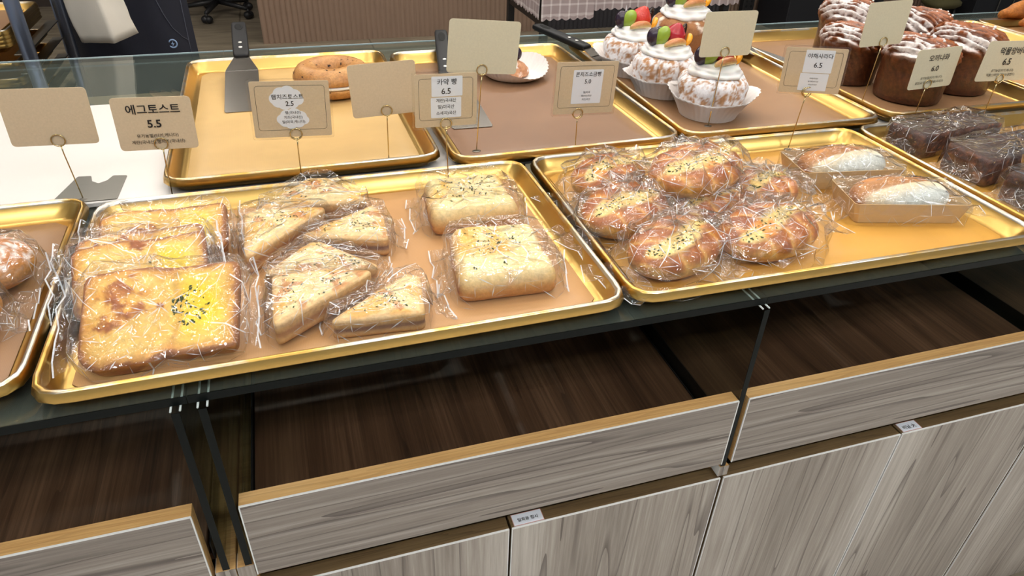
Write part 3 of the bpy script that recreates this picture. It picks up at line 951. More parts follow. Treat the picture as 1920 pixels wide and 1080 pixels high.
triangle('bagged triangle sandwich at the back of its group, apex against the tray rim', [(-0.066, 0.872), (0.080, 0.862), (0.030, 0.950), (0.003, 0.952)], 11, flaps=((math.pi * 0.95, 0.05, 0.015, 0.004),))
triangle('bagged triangle sandwich on the left beside the rear egg toast, long cut side facing right', [(-0.081, 0.745), (0.024, 0.855), (-0.062, 0.876), (-0.082, 0.862)], 12, flaps=((-2.2, 0.05, 0.018, 0.003),))
triangle('bagged triangle sandwich with a pale twisted bag end, behind and right of centre', [(-0.020, 0.785), (0.088, 0.752), (0.091, 0.818), (0.082, 0.850)], 13, dark=1.0, flaps=((-0.1, 0.075, 0.022, 0.003), (2.6, 0.04, 0.02, 0.01)))
triangle('bagged triangle sandwich in the middle of the group, broad browned cheese top', [(-0.064, 0.706), (0.073, 0.690), (0.007, 0.768), (-0.006, 0.769)], 14, flaps=((-0.1, 0.04, 0.016, 0.006),))
triangle('bagged triangle sandwich at front left of the group with a white glare patch', [(-0.052, 0.594), (0.062, 0.676), (0.002, 0.694), (-0.051, 0.695)], 15, z=0.004, th=0.028, flaps=((math.pi, 0.09, 0.016, 0.003),))
triangle('bagged triangle sandwich at front right of the group, greyish filling side toward the rim', [(-0.003, 0.600), (0.101, 0.592), (0.110, 0.664), (0.094, 0.674)], 16, dark=1.0, th=0.024, flaps=((0.1, 0.07, 0.020, 0.003), (math.pi, 0.04, 0.012, 0.003)))

# ------------------------------------------------------------------ cheese rolls with two humps
def hump_roll(label, cx, cy_, w, d, rz, seed):
    t = thing('cheese_roll', label, 'cheese roll', (cx, cy_, FM + 0.0008), (0, 0, rz), 'bagged cheese rolls')
    P = roundpoly([(-w / 2, -d / 2), (w / 2, -d / 2 + 0.006), (w / 2 - 0.006, d / 2), (-w / 2 + 0.004, d / 2)], 0.016, 8, 120)
    th = 0.024
    V, F, e = slab(P, 0, th, 0.010, inner=28, side=4, arc=5)
    topm = sstep(-0.25, 0.05, e)
    yy = V[:, 1] / d
    valley = np.exp(-((yy + 0.06) / 0.055) ** 2)
    hump = 0.014 * np.abs(np.sin((yy + 0.5) * 2 * math.pi * 0.93)) ** 0.6
    n1 = fbm(V, 60, 4, seed); n2 = fbm(V, 170, 3, seed + 4); n3 = fbm(V, 36, 3, seed + 6)
    V[:, 2] += topm * (hump - 0.011 * valley + 0.004 * (n3 - 0.5) + 0.002 * (n2 - 0.5))
    C = mix(lin(240, 212, 144), lin(250, 230, 172), n1 * 1.6 - 0.3)
    back = sstep(-0.04, 0.06, yy)
    C = mix(C, lin(244, 190, 90), back * sstep(0.52, 0.68, n3) * topm)
    C = mix(C, lin(196, 130, 60), sstep(0.67, 0.76, n1) * topm * 0.8)
    C = mix(C, lin(212, 152, 78), valley * 0.7 * topm)
    side = mix(lin(214, 158, 92), lin(178, 112, 56), n1)
    left = sstep(-w * 0.42, -w * 0.5, V[:, 0])
    side = mix(side, lin(132, 60, 34), left * sstep(0.4, 0.62, n2))
    C = mix(side, C, topm)
    m = MB(); m.add(V, F, 0, C)
    flecks(m, V, F, (e > 0.12) & (back > 0.5) & (n1 > 0.42), 60, 0.0017, 1, seed)
    flecks(m, V, F, (e > 0.12) & (back < 0.5) & (n1 > 0.5), 10, 0.0018, 1, seed + 1)
    m.build('bread', [MSOFT, MHERB], t)
    film(P, 0.0, th + 0.015, seed + 90, t, margin=0.005, jit=0.0045, n=26, side=3, top=6, flaps=((math.pi, d * 0.8, 0.020, 0.003), (-0.2, d * 0.7, 0.012, 0.004)), crease=0.3)
hump_roll('bagged two humped cheese roll behind, nearer the rear rim of its tray', 0.211, 0.836, 0.122, 0.112, -0.05, 21)
hump_roll('bagged two humped cheese roll in front, its sauce showing on the left end', 0.210, 0.682, 0.118, 0.124, -0.10, 22)

# ------------------------------------------------------------------ corn cheese breads
def corn_bread(label, cx, cy_, rz, a, b, hgt, seed, z=0.0, flaps=None, open_=1.0):
    t = thing('corn_bread', label, 'bread roll', (cx, cy_, FM + 0.0008 + z), (0, 0, rz), 'bagged corn breads')
    nu, nf = 64, 56
    U = np.linspace(-1, 1, nu + 2)[1:-1]
    rings = []
    for u in U:
        ph = np.linspace(0, 2 * math.pi, nf, endpoint=False)
        prof = (1 - abs(u) ** 2.3) ** 0.62
        rings.append(np.column_stack([np.full(nf, u * a), b * prof * np.cos(ph), hgt * 0.5 + hgt * 0.5 * prof * np.sin(ph)]))
    V, F = stitch(rings, True, True)
    u = V[:, 0] / a; ph = np.arctan2((V[:, 2] - hgt / 2) / (hgt / 2), V[:, 1] / b)
    n1 = fbm(V, 60, 4, seed); n2 = fbm(V, 160, 3, seed + 3); n3 = fbm(V, 32, 3, seed + 7)
    seam = ph - (math.pi * 0.58) - 0.22 * np.sin(u * 2.6 + seed)
    slit = np.exp(-(seam / (0.29 * open_ * (1.0 - 0.45 * u) + 0.12 * (n3 - 0.5))) ** 2) * sstep(0.98, 0.72, np.abs(u))
    k = 3.1
    w_ = u * k + 0.55 * np.cos(ph) + seed * 0.37 + 0.9 * (n3 - 0.5) + 0.35 * (n1 - 0.5)
    rid = np.abs(np.sin(w_ * math.pi / 1.35))
    top = sstep(-0.5, 0.5, np.sin(ph))
    cc = np.array([0, 0, hgt / 2])
    D = V - cc
    s = 1 + 0.12 * (rid - 0.6) * top * (1 - slit) - 0.13 * slit + 0.05 * (n3 - 0.5) + 0.02 * (n2 - 0.5)
    lip = np.exp(-((np.abs(seam) - 0.30) / 0.10) ** 2) * sstep(0.98, 0.7, np.abs(u))
    s += 0.05 * lip
    V = cc + D * np.column_stack([np.ones_like(s), s, s])
    V[:, 2] = np.where(V[:, 2] < hgt * 0.14, hgt * 0.14 + (V[:, 2] - hgt * 0.14) * 0.2, V[:, 2])
    V[:, 2] -= V[:, 2].min()
    brown = mix(lin(212, 132, 52), lin(156, 76, 24), sstep(0.15, 1.0, rid) * 0.75 + 0.9 * (n1 - 0.5) + 0.5 * (n3 - 0.5))
    brown = mix(brown, lin(232, 178, 98), sstep(0.34, 0.02, rid) * 0.85)
    brown = mix(brown, lin(112, 50, 22), lip * 0.6)
    pale = lin(238, 188, 100)
    C = mix(np.tile(pale, (len(V), 1)), brown, sstep(0.10, 0.60, V[:, 2] / hgt + 0.45 * (n1 - 0.5)))
    fill = mix(lin(244, 200, 112), lin(250, 224, 146), n2)
    fill = mix(fill, lin(236, 150, 48), sstep(0.54, 0.68, n1))
    C = mix(C, fill, sstep(0.28, 0.62, slit + 0.3 * (n1 - 0.5)))
    m = MB(); m.add(V, F, 0, C)
    flecks(m, V, F, (slit > 0.5), 90, 0.0017, 1, seed)
    m.build('bread', [MGLAZE, MHERB], t)
    P = ell(a, b, 64)
    hb = V[:, 2].max()
    film(P, 0.0, hgt * 0.55, seed + 120, t, h=lambda x, y: hgt * 0.42 + (hb - hgt * 0.42) * max(0.0, 1 - (x / (a * 1.15)) ** 2 - (y / (b * 1.15)) ** 2) ** 0.5,
         margin=0.008, jit=0.013, n=24, side=3, top=6, crease=0.45, skirt=0.009, gather=0.6,
         flaps=flaps or ((math.pi, b * 1.9, 0.042, 0.012), (0.0, b * 1.9, 0.038, 0.008)))
    return t
corn_bread('bagged corn bread at the back left corner of its tray, cheese side up', 0.428, 0.860, 0.55, 0.068, 0.047, 0.056, 31)
corn_bread('bagged corn bread on the left, between the back corner one and the front one', 0.408, 0.757, 0.50, 0.074, 0.050, 0.058, 32)
corn_bread('bagged corn bread at the very front of the heap, herbs along its open seam', 0.425, 0.649, 0.42, 0.074, 0.048, 0.060, 34)
corn_bread('bagged corn bread at front right of the heap, next to the kraft boats', 0.564, 0.655, 0.30, 0.080, 0.050, 0.058, 35)
corn_bread('bagged corn bread lowest in the heap, glimpsed under the raised one', 0.540, 0.756, 0.25, 0.060, 0.042, 0.042, 37)
corn_bread('bagged corn bread at the back right of the heap, mostly hidden by crumpled film', 0.640, 0.775, 0.2, 0.052, 0.044, 0.050, 36)
corn_bread('bagged corn bread lying highest, on top of the others in the heap', 0.532, 0.795, 0.38, 0.083, 0.054, 0.062, 33, z=0.026)

# ------------------------------------------------------------------ bread in kraft boats
MBOAT = plain('kraft_boat_card', lin(208, 176, 128), 0.65, noise=0.08, nscale=90)
def boat(label, cx, cy_, rz, seed):
    t = thing('boxed_bread', label, 'boxed bread', (cx, cy_, FM + 0.0008), (0, 0, rz), 'breads in kraft boats')
    w, d, h = 0.150, 0.076, 0.030
    B = roundpoly([(-w / 2, -d / 2), (w / 2, -d / 2), (w / 2, d / 2), (-w / 2, d / 2)], 0.004, 3, 64)
    T = roundpoly([(-w / 2 - 0.009, -d / 2 - 0.004), (w / 2 + 0.009, -d / 2 - 0.004), (w / 2 + 0.009, d / 2 + 0.004), (-w / 2 - 0.009, d / 2 + 0.004)], 0.004, 3, 64)
    m = MB()
    m.add(*stitch([z3(B, 0), z3(T, h), z3(offs(T, -0.0010), h), z3(offs(B, -0.0010), 0.0010)], True, True))
    m.build('kraft_boat', MBOAT, t, False)
    # loaf
    a, b = w / 2 - 0.004, d / 2 - 0.004
    nu, nf = 60, 40
    rings = []
    for u in np.linspace(-1, 1, nu + 2)[1:-1]:
        ph = np.linspace(0, 2 * math.pi, nf, endpoint=False)
        pr = (1 - abs(u) ** 3) ** 0.55
        rings.append(np.column_stack([np.full(nf, u * a), b * pr * np.cos(ph), 0.024 + 0.025 * pr * np.sin(ph)]))
    V, F = stitch(rings, True, True)
    n1 = fbm(V, 55, 4, seed); n2 = fbm(V, 180, 3, seed + 2)
    x, y = V[:, 0] / a, V[:, 1] / b
    cut = y - 0.02 - 0.55 * x
    groove = np.exp(-((cut + 0.05) / 0.16) ** 2) * sstep(0.9, 0.6, np.abs(x)) * (V[:, 2] > 0.02)
    V[:, 2] += (-0.006 * groove + 0.0025 * (n1 - 0.5)) * (V[:, 2] > 0.015)
    C = mix(lin(206, 146, 82), lin(178, 112, 56), n1 * 1.5 - 0.2)
    C = mix(C, lin(232, 214, 178), sstep(0.0, -0.3, cut + 0.2 * (n1 - 0.5)))
    C = mix(C, lin(214, 220, 216), sstep(-0.45, -0.9, cut + 0.25 * (n1 - 0.5)) * 0.85)
    C = mix(C, lin(150, 96, 48), groove * 0.5)
    MB_ = MB(); MB_.add(V, F, 0, C); MB_.build('bread', MSOFT, t)
    film(T, 0.0, h, seed + 140, t, h=lambda x_, y_: h + 0.020 * max(0, 1 - (x_ / a) ** 2) * max(0, 1 - (y_ / b) ** 2), margin=0.003, jit=0.0035, n=28, side=2, top=6, crease=0.26,
         flaps=((math.pi + 0.1, d * 0.95, 0.022, 0.004), (0.0, d * 1.0, 0.034, 0.010)))
boat('bagged long bread in a kraft boat, nearer the tray rim', 0.812, 0.699, -0.26, 41)
boat('bagged long bread in a kraft boat, the farther of two behind', 0.806, 0.815, -0.15, 42)

# ------------------------------------------------------------------ dark cake bars
def bar(label, cx, cy_, rz, w, d, h, seed):
    t = thing('dark_cake_bar', label, 'cake bar', (cx, cy_, FM + 0.0008), (0, 0, rz), 'bagged dark cake bars')
    P = roundpoly([(-w / 2, -d / 2), (w / 2, -d / 2), (w / 2, d / 2), (-w / 2, d / 2)], 0.008, 5, 130)
    V, F, e = slab(P, 0, h, 0.006, inner=20, side=8, arc=3)
    n1 = fbm(V, 70, 4, seed); n2 = fbm(V, 240, 3, seed + 2)
    V[:, 2] += (e > -0.1) * (0.004 * (n1 - 0.5) + 0.0015 * (n2 - 0.5) + 0.003 * sstep(0, 0.5, e))
    V[:, :2] *= (1 + 0.03 * (n2 - 0.5) * (e < 0))[:, None]
    C = mix(lin(92, 50, 30), lin(44, 24, 16), n1 * 1.8 - 0.4)
    C = mix(C, lin(128, 76, 44), sstep(0.62, 0.74, n2) * (e < 0))
    C = mix(C, lin(58, 36, 30), (e > 0) * 0.6)
    m = MB(); m.add(V, F, 0, C)
    flecks(m, V, F, e > 0.1, 70, 0.0034, 1, seed, 0.0010)
    flecks(m, V, F, (e < -0.1) & (e > -0.8), 14, 0.0020, 1, seed + 1, 0.0008)
    m.build('cake', [MRYE, MSEED], t)
    film(P, 0.0, h + 0.003, seed + 160, t, margin=0.005, jit=0.004, n=28, side=3, top=5, crease=0.3, flaps=((math.pi, d * 1.0, 0.026, 0.004), (0.0, d * 0.9, 0.03, 0.004)))
MSEED = plain('pumpkin_seed', lin(150, 122, 78), 0.5)
bar('bagged dark seeded cake bar at the rear left of its tray, near the croissant loaves', 1.078, 0.886, 0.10, 0.195, 0.072, 0.042, 51)
bar('bagged dark seeded cake bar in the middle, between two others', 1.108, 0.780, 0.13, 0.215, 0.082, 0.044, 52)
bar('bagged dark seeded cake bar nearest the customer, cut off by the picture edge', 1.100, 0.660, 0.05, 0.200, 0.080, 0.044, 53)

# ------------------------------------------------------------------ powdered buns
def bun(label, cx, cy_, seed, r=0.046, hgt=0.052):
    t = thing('powdered_bun', label, 'bun', (cx, cy_, FM + 0.0008), 0, 'bagged powdered buns')
    rings = []
    for k in range(1, 26):
        a = math.pi * k / 26 - math.pi / 2
        rings.append(z3(ell(r * math.cos(a) ** 0.8, r * 0.95 * math.cos(a) ** 0.8, 56), hgt / 2 + hgt / 2 * math.sin(a)))
    V, F = stitch(rings, True, True)
    n1 = fbm(V, 60, 4, seed); n2 = fbm(V, 330, 3, seed + 1)
    V *= (1 + 0.05 * (fbm(V, 30, 3, seed) - 0.5))[:, None]
    V[:, 2] = np.maximum(V[:, 2], 0)
    C = mix(lin(222, 160, 84), lin(190, 116, 50), sstep(0.3, 0.9, V[:, 2] / hgt) + 0.3 * (n1 - 0.5))
    C = mix(C, lin(240, 230, 222), sstep(0.45, 0.62, n2 + 0.35 * (n1 - 0.5)) * sstep(0.45, 0.75, V[:, 2] / hgt))
    m = MB(); m.add(V, F, 0, C); m.build('bread', MBREAD, t)
    film(ell(r, r * 0.95, 48), 0.0, hgt * 0.6, seed + 180, t, h=lambda x, y: hgt * 0.5 + hgt * 0.5 * max(0.0, 1 - (x * x + y * y) / (r * 1.2) ** 2) ** 0.5, margin=0.006, jit=0.006, n=22, side=3, top=5, crease=0.33,
         flaps=((0.0, r * 1.6, 0.022, 0.012), (math.pi, r * 1.6, 0.02, 0.01)))
bun('bagged powdered bun in the left tray, the farther one with a full sugar coat', -0.352, 0.803, 61)
bun('bagged powdered bun in the left tray, the nearer one cut by the picture edge', -0.364, 0.712, 62)
# ------------------------------------------------------------------ price cards in wire holders
def sign(label, bx, by, bz, rx, rz_, cx, cz, w, h, roll, kraft, texts=(), frame=False, stickers=(), clouds=(), yaw=0.0, lam=False, kink=False, base=None, rr=0.006):
    t = thing('price_card_holder' if texts else 'blank_card_holder', label, 'price card' if texts else 'blank card', (bx, by, bz), 0, 'price cards' if texts else 'blank cards')
    O = np.array([bx, by, bz])
    ca, sa = math.cos(yaw), math.sin(yaw); cr, sr = math.cos(roll), math.sin(roll)
    C0 = np.array([cx, by, cz]) - O
    def place(V, dy=0.0):
        V = np.asarray(V, float)
        x = V[:, 0] * cr - V[:, 1] * sr; z = V[:, 0] * sr + V[:, 1] * cr
        y = np.full(len(V), -dy)
        return np.column_stack([C0[0] + x * ca - y * sa, C0[1] + x * sa + y * ca, C0[2] + z])
    P = roundpoly([(-w / 2, -h / 2), (w / 2, -h / 2), (w / 2, h / 2), (-w / 2, h / 2)], rr, 6)
    def plate(P, d0, d1):
        return stitch([place(P, d0), place(P, d1)], True, True)
    m = MB(); m.add(*plate(P, 0.0, 0.0008))
    card = m.build('card', kraft, t, False)
    def onto(V, F, name, mat, d):
        m = MB(); m.add(place(V, d), F); return m.build(name, mat, card, False)
    if lam:
        Q = roundpoly([(-w / 2 - 0.003, -h / 2 - 0.003), (w / 2 + 0.003, -h / 2 - 0.003), (w / 2 + 0.003, h / 2 + 0.003), (-w / 2 - 0.003, h / 2 + 0.003)], 0.004, 4)
        m = MB(); m.add(*stitch([place(Q, 0.0018), place(Q, -0.0006)], True, True))
        m.build('laminate_film', MLAM, card, False)
    if frame:
        a, b = w / 2 - 0.006, h / 2 - 0.006
        A = roundpoly([(-a, -b + 0.004), (a, -b + 0.004), (a, b), (-a, b)], 0.005, 6); B = offs(A, -0.00045)
        n = len(A); V = np.vstack([A, B])
        onto(V, [(i, (i + 1) % n, n + (i + 1) % n, n + i) for i in range(n)], 'printed_frame', MINK, 0.0010)
    for (sx, sz, sw, sh) in stickers:
        S = roundpoly([(sx - sw / 2, sz - sh / 2), (sx + sw / 2, sz - sh / 2), (sx + sw / 2, sz + sh / 2), (sx - sw / 2, sz + sh / 2)], 0.0015, 3)
        m = MB(); m.add(*plate(S, 0.0009, 0.0012)); m.build('white_sticker', MPAPER, card, False)
    for (sx, sz, sw, sh) in clouds:
        m = MB()
        for k, (ox, oz, r) in enumerate([(-0.30, -0.02, 0.20), (-0.16, 0.16, 0.22), (0.04, 0.22, 0.22), (0.22, 0.08, 0.22), (0.33, -0.08, 0.17), (0.16, -0.18, 0.20), (-0.06, -0.20, 0.22), (-0.24, -0.14, 0.19), (0, 0, 0.3)]):
            E = ell(r * sw, r * sh * 1.25, 28) + np.array([sx + ox * sw, sz + oz * sh])
            d = 0.0009 + k * 0.00002
            m.add(*plate(E, 0.0009, d + 0.0002))
        m.build('white_sticker', MPAPER, card, False)
    for (body, tx, tz, tw, bold) in texts:
        V, F = text_mesh(body, width=tw, bold=bold)
        if len(V):
            V = V[:, :2] + np.array([tx, tz])
            onto(V, F, 'lettering', MINK, 0.0016)
    # wire: ring clip, second coil behind the card, stem
    R = 0.0080
    r0 = np.array([rx, by, rz_]) - O
    m = MB()
    m.torus((r0[0], -0.0022, r0[2]), R, 0.00085, 'y', 32, 8)
    m.torus((r0[0], 0.0016, r0[2]), R * 0.96, 0.00085, 'y', 32, 8)
    m.build('ring_clip', MBRASS, t)
    pts = [(r0[0] + 0.0006, 0.0, r0[2] - R + 0.0004)]
    for k in range(1, 7):
        f = k / 7
        x = r0[0] * (1 - f); z = (r0[2] - R) * (1 - f) + 0.001 * f
        if kink and k in (5, 6):
            x += 0.003 if k == 5 else -0.002
        pts.append((x, 0.0, z))
    pts.append((0, 0, 0.0008))
    MB().tube(pts, 0.00085, 8).build('stem', MBRASS, t)
    m = MB()
    if base is None:
        m.add(*stitch([z3(ell(0.007, 0.005, 20), 0.0), z3(ell(0.007, 0.005, 20), 0.0007)], True, True))
    else:
        Q = roundpoly(base, 0.003, 5)
        Q = Q - np.array([bx, by])
        n = len(Q)
        V = np.vstack([z3(Q, 0.0), z3(Q, 0.001)])
        m.add(V, [tuple(range(n - 1, -1, -1)), tuple(range(n, 2 * n))] + [(i, (i + 1) % n, n + (i + 1) % n, n + i) for i in range(n)])
        m.ball((0.001, -0.002, 0.0012), (0.005, 0.003, 0.0012), 12, 6)
    m.build('base_plate', MDSTEEL, t, base is None)
    return t
D = math.radians
plate_pts = [(-0.336, 0.990), (-0.252, 0.988), (-0.249, 1.066), (-0.268, 1.070), (-0.274, 1.054), (-0.284, 1.046), (-0.294, 1.056), (-0.298, 1.075), (-0.316, 1.077)]
sign('blank kraft card on the notched steel plate at far left', -0.296, 1.000, 0.9087, -0.301, 0.995, -0.303, 1.026, 0.101, 0.075, D(-2), MKRAFT, base=plate_pts)
sign('kraft price card marked 5.5 standing behind the egg toasts', -0.180, 0.975, FZ, -0.176, 0.989, -0.177, 1.016, 0.095, 0.071, D(-2), MKRAFT,
     texts=[('에그토스트', 0.001, 0.020, 0.064, 0.012), ('5.5', -0.001, 0.0005, 0.0165, 0.022), ('유기농밀(터키,캐나다)', 0, -0.0160, 0.050, 0.004), ('계란(국내산),햄치즈(국내산)', -0.0005, -0.0245, 0.064, 0.004)])
sign('laminated card marked 2.5 with two white cloud stickers', -0.005, 0.975, FZ, -0.003, 0.987, -0.004, 1.022, 0.103, 0.078, D(-2.5), MKRAFT, frame=True, lam=True, rr=0.003,
     clouds=[(-0.0055, 0.016, 0.045, 0.034), (0.0005, -0.013, 0.043, 0.030)],
     texts=[('햄치즈토스트', -0.004, 0.018, 0.042, 0.006), ('2.5', -0.002, 0.0085, 0.0105, 0.01), ('햄(국내산)', 0.0012, -0.0045, 0.0205, 0.004), ('치즈(국내산)', 0.0012, -0.0110, 0.0245, 0.004), ('밀(미국,캐나다)', 0.0012, -0.0175, 0.0300, 0.004)])
sign('blank kraft card standing in the bagel tray', 0.130, 1.030, BM, 0.132, 0.991, 0.130, 1.023, 0.099, 0.079, D(2), MKRAFT)
sign('laminated card marked 6.5 with stacked white stickers, behind the cheese rolls', 0.205, 0.940, FM, 0.203, 0.998, 0.204, 1.031, 0.089, 0.075, D(-1), MKRAFT, frame=True, lam=True, rr=0.003,
     stickers=[(0.0015, 0.020, 0.044, 0.028), (0.0, -0.010, 0.0435, 0.029)],
     texts=[('카약 빵', 0.0015, 0.0265, 0.028, 0.006), ('6.5', 0.0, 0.0135, 0.0130, 0.008), ('계란)국내산', 0.0, 0.0, 0.0285, 0.004), ('밀)미국산', 0.0, -0.0090, 0.0235, 0.004), ('소세지)국산', 0.0, -0.0180, 0.0285, 0.004)])
sign('pale blank card standing tallest in the tray with the half eaten cake', 0.272, 1.030, BM, 0.280, 1.043, 0.283, 1.076, 0.110, 0.078, D(-5), MPALEKRAFT)
sign('laminated card marked 5.0 behind the corn breads', 0.422, 0.975, FZ, 0.420, 0.983, 0.430, 1.022, 0.100, 0.080, D(-2), MKRAFT, frame=True, lam=True, rr=0.003,
     stickers=[(0.002, 0.002, 0.049, 0.052)],
     texts=[('콘치즈소금빵', 0.002, 0.0215, 0.042, 0.006), ('5.0', 0.002, 0.0105, 0.0105, 0.008), ('밀)미국', 0.002, -0.0065, 0.0110, 0.003), ('옥수수)국산', 0.002, -0.0120, 0.0170, 0.003), ('치즈)국산', 0.002, -0.0175, 0.0140, 0.003)])
sign('pale blank card standing in front of the nearest fruit cake', 0.707, 1.045, BM, 0.711, 1.043, 0.712, 1.072, 0.099, 0.073, D(-0.5), MPALEKRAFT)
sign('laminated card marked 6.5 with a white sticker, behind the kraft boats', 0.800, 0.935, FM, 0.807, 1.003, 0.808, 1.037, 0.094, 0.072, D(2), MKRAFT, frame=True, lam=True, yaw=D(-28), rr=0.003,
     stickers=[(0.006, 0.015, 0.044, 0.036), (0.004, -0.018, 0.044, 0.028)],
     texts=[('야채사라다', 0.007, 0.024, 0.038, 0.006), ('6.5', 0.006, 0.0095, 0.0125, 0.008), ('야채)국내산', 0.004, -0.0120, 0.0130, 0.003), ('밀가루)미국산', 0.004, -0.0170, 0.0160, 0.003), ('마요)국내산', 0.004, -0.0220, 0.0130, 0.003)])
sign('pale blank card standing in front of the tall croissant loaves', 1.040, 1.050, BM, 1.045, 1.042, 1.039, 1.074, 0.093, 0.077, D(2), MPALEKRAFT)
sign('pale price card marked 6.0 behind the dark cake bars', 1.094, 0.972, FZ, 1.097, 0.985, 1.102, 1.013, 0.096, 0.071, D(2), MPALEKRAFT, kink=True,
     texts=[('오끼나와', 0.002, 0.019, 0.044, 0.010), ('6.0', 0.0, 0.0, 0.0155, 0.014), ('유기농밀(터키,캐나다)', -0.002, -0.0165, 0.048, 0.003), ('팥앙금(국내산), 통팥(국내산)', -0.0035, -0.0245, 0.062, 0.003)], frame=False)
sign('pale price card marked 6.5 cut off by the right picture edge', 1.218, 0.936, FM, 1.219, 0.998, 1.222, 1.029, 0.118, 0.070, D(-2), MPALEKRAFT,
     texts=[('먹물앙버터', 0.004, 0.018, 0.062, 0.012), ('6.5', -0.002, -0.0005, 0.0180, 0.018), ('유기농밀(터키,캐나다)', -0.004, -0.0165, 0.052, 0.003), ('먹물(스페인),버터(뉴질랜드)', -0.004, -0.0240, 0.066, 0.003)])

# ------------------------------------------------------------------ steel servers with black handles
def server(label, p_tip, p_neck, p_end, bw, hw, seed=0, bl_end_w=None):
    """flat blade from tip to neck, tapered shoulder, black riveted handle up to its end"""
    tip, neck, end = Vector(p_tip), Vector(p_neck), Vector(p_end)
    t = thing('cake_server', label, 'server', tip, 0, 'cake servers')
    tip, neck, end = tip - tip, neck - Vector(p_tip), end - Vector(p_tip)
    ax = (neck - tip).normalized(); up = Vector((0, 0, 1))
    sd = ax.cross(up).normalized(); nn = sd.cross(ax).normalized()
    L1 = (neck - tip).length
    m = MB()
    prof = [(0.0, 0.46), (0.02, 0.5), (0.70, 0.5), (0.73, 0.49), (1.0, 0.22)]
    rings = []
    for f, k in prof:
        c = tip + ax * (L1 * f)
        w = bw * k
        rise = nn * 0.0008
        rings.append(np.array([tuple(c - sd * w), tuple(c + sd * w), tuple(c + sd * w + rise), tuple(c - sd * w + rise)]))
    V, F = stitch(rings, True, True)
    m.add(V, F)
    # folded step where the shoulder meets the blade
    c = tip + ax * (L1 * 0.71) + nn * 0.0008
    m.tube([tuple(c - sd * bw * 0.49), tuple(c + sd * bw * 0.49)], 0.0012, 6)
    m.build('blade', MSTEEL, t, False)
    # handle
    a2 = (end - neck).normalized(); s2 = a2.cross(up).normalized(); n2 = s2.cross(a2).normalized()
    L2 = (end - neck).length
    m = MB()
    def loop(f, k, th):
        c = neck + a2 * (L2 * f)
        P = roundpoly([(-hw / 2 * k, -th / 2), (hw / 2 * k, -th / 2), (hw / 2 * k, th / 2), (-hw / 2 * k, th / 2)], th * 0.35, 4)
        return np.array([tuple(c + s2 * p[0] + n2 * p[1]) for p in P])
    V, F = stitch([loop(-0.03, 0.80, 0.010), loop(0.0, 0.92, 0.013), loop(0.06, 1.0, 0.014), loop(0.55, 1.0, 0.014), loop(0.93, 0.96, 0.013), loop(0.98, 0.84, 0.010), loop(1.0, 0.6, 0.006)], True, True)
    m.add(V, F)
    # rim of the hanging hole
    h = m.build('handle', MBLACKP, t)
    c = neck + a2 * (L2 * 0.80) + n2 * 0.0066
    E = ell(hw * 0.17, L2 * 0.075, 24); E2 = ell(hw * 0.27, L2 * 0.10, 24)
    V = np.array([tuple(c + s2 * p[0] + a2 * p[1] + n2 * 0.0012) for p in E] + [tuple(c + s2 * p[0] + a2 * p[1] + n2 * 0.0006) for p in E2])
    m = MB(); m.add(V, [(i, (i + 1) % 24, 24 + (i + 1) % 24, 24 + i) for i in range(24)])
    m.add(V[:24] - np.array(n2) * 0.0004, [tuple(range(24))])
    m.build('hanging_hole', plain('hole_shadow_black', lin(9, 9, 9), 0.9), h, False)
    for f in (0.18, 0.32):
        c = neck + a2 * (L2 * f) + n2 * 0.0068
        MB().ball(tuple(c), (0.0042, 0.0042, 0.0012), 14, 6, rot=(a2.to_track_quat('X', 'Z').to_euler())).build('rivet', plain('bright_rivet', lin(226, 224, 218), 0.3, 0.6), h)
    return t
server('steel cake server lying in the bagel tray, handle over its back rim', (-0.089, 1.296, BM + 0.0006), (-0.089, 1.552, BM + 0.028), (-0.092, 1.712, BM + 0.056), 0.062, 0.032)
server('steel cake server behind the cards in the tray with the half eaten cake', (0.292, 1.128, BM + 0.0006), (0.300, 1.372, BM + 0.012), (0.342, 1.615, BM + 0.044), 0.072, 0.030)
server('steel cake server with its black handle resting across two tray rims behind the fruit cakes', (0.703, 1.340, BM + 0.0008), (0.645, 1.480, BM + 0.0275), (0.578, 1.640, BM + 0.0400), 0.052, 0.028)
server('steel cake server across the rim beside the tall loaves, handle hidden by a card', (1.078, 1.335, BM + 0.010), (1.000, 1.450, BM + 0.0265), (0.905, 1.580, BM + 0.034), 0.054, 0.028)

# ------------------------------------------------------------------ bagel sandwich
t = thing('bagel_sandwich', 'seeded bagel filled with white cream in the straw coloured tray', 'bagel', (0.078, 1.375, BM + 0.0008), 0.1)
def bagel_half(z0, z1, top, seed):
    R, r = 0.046, 0.027
    nA, nB = 96, 36
    V = []; 
    for i in range(nA):
        a = 2 * math.pi * i / nA
        for j in range(nB):
            b = 2 * math.pi * j / nB
            V.append(((R + r * math.cos(b)) * math.cos(a), (R + r * math.cos(b)) * math.sin(a) * 0.98, math.sin(b)))
    V = np.array(V)
    F = [(i * nB + j, ((i + 1) % nA) * nB + j, ((i + 1) % nA) * nB + (j + 1) % nB, i * nB + (j + 1) % nB) for i in range(nA) for j in range(nB)]
    s = V[:, 2]
    if top:
        z = z0 + np.where(s > 0, s * (z1 - z0), s * 0.002)
    else:
        z = z1 - np.where(s < 0, -s * (z1 - z0), s * -0.002)
    V[:, 2] = z
    n = fbm(V, 40, 3, seed)
    V *= (1 + 0.03 * (n - 0.5))[:, None]
    n1 = fbm(V, 90, 4, seed + 1)
    C = mix(lin(200, 148, 86), lin(170, 114, 58), n1 * 1.5 - 0.2)
    C = mix(C, lin(206, 158, 98), sstep(0.5, 1, s) * 0.5)
    return V, F, C, n1
V, F, C, n1 = bagel_half(0.0, 0.020, False, 71)
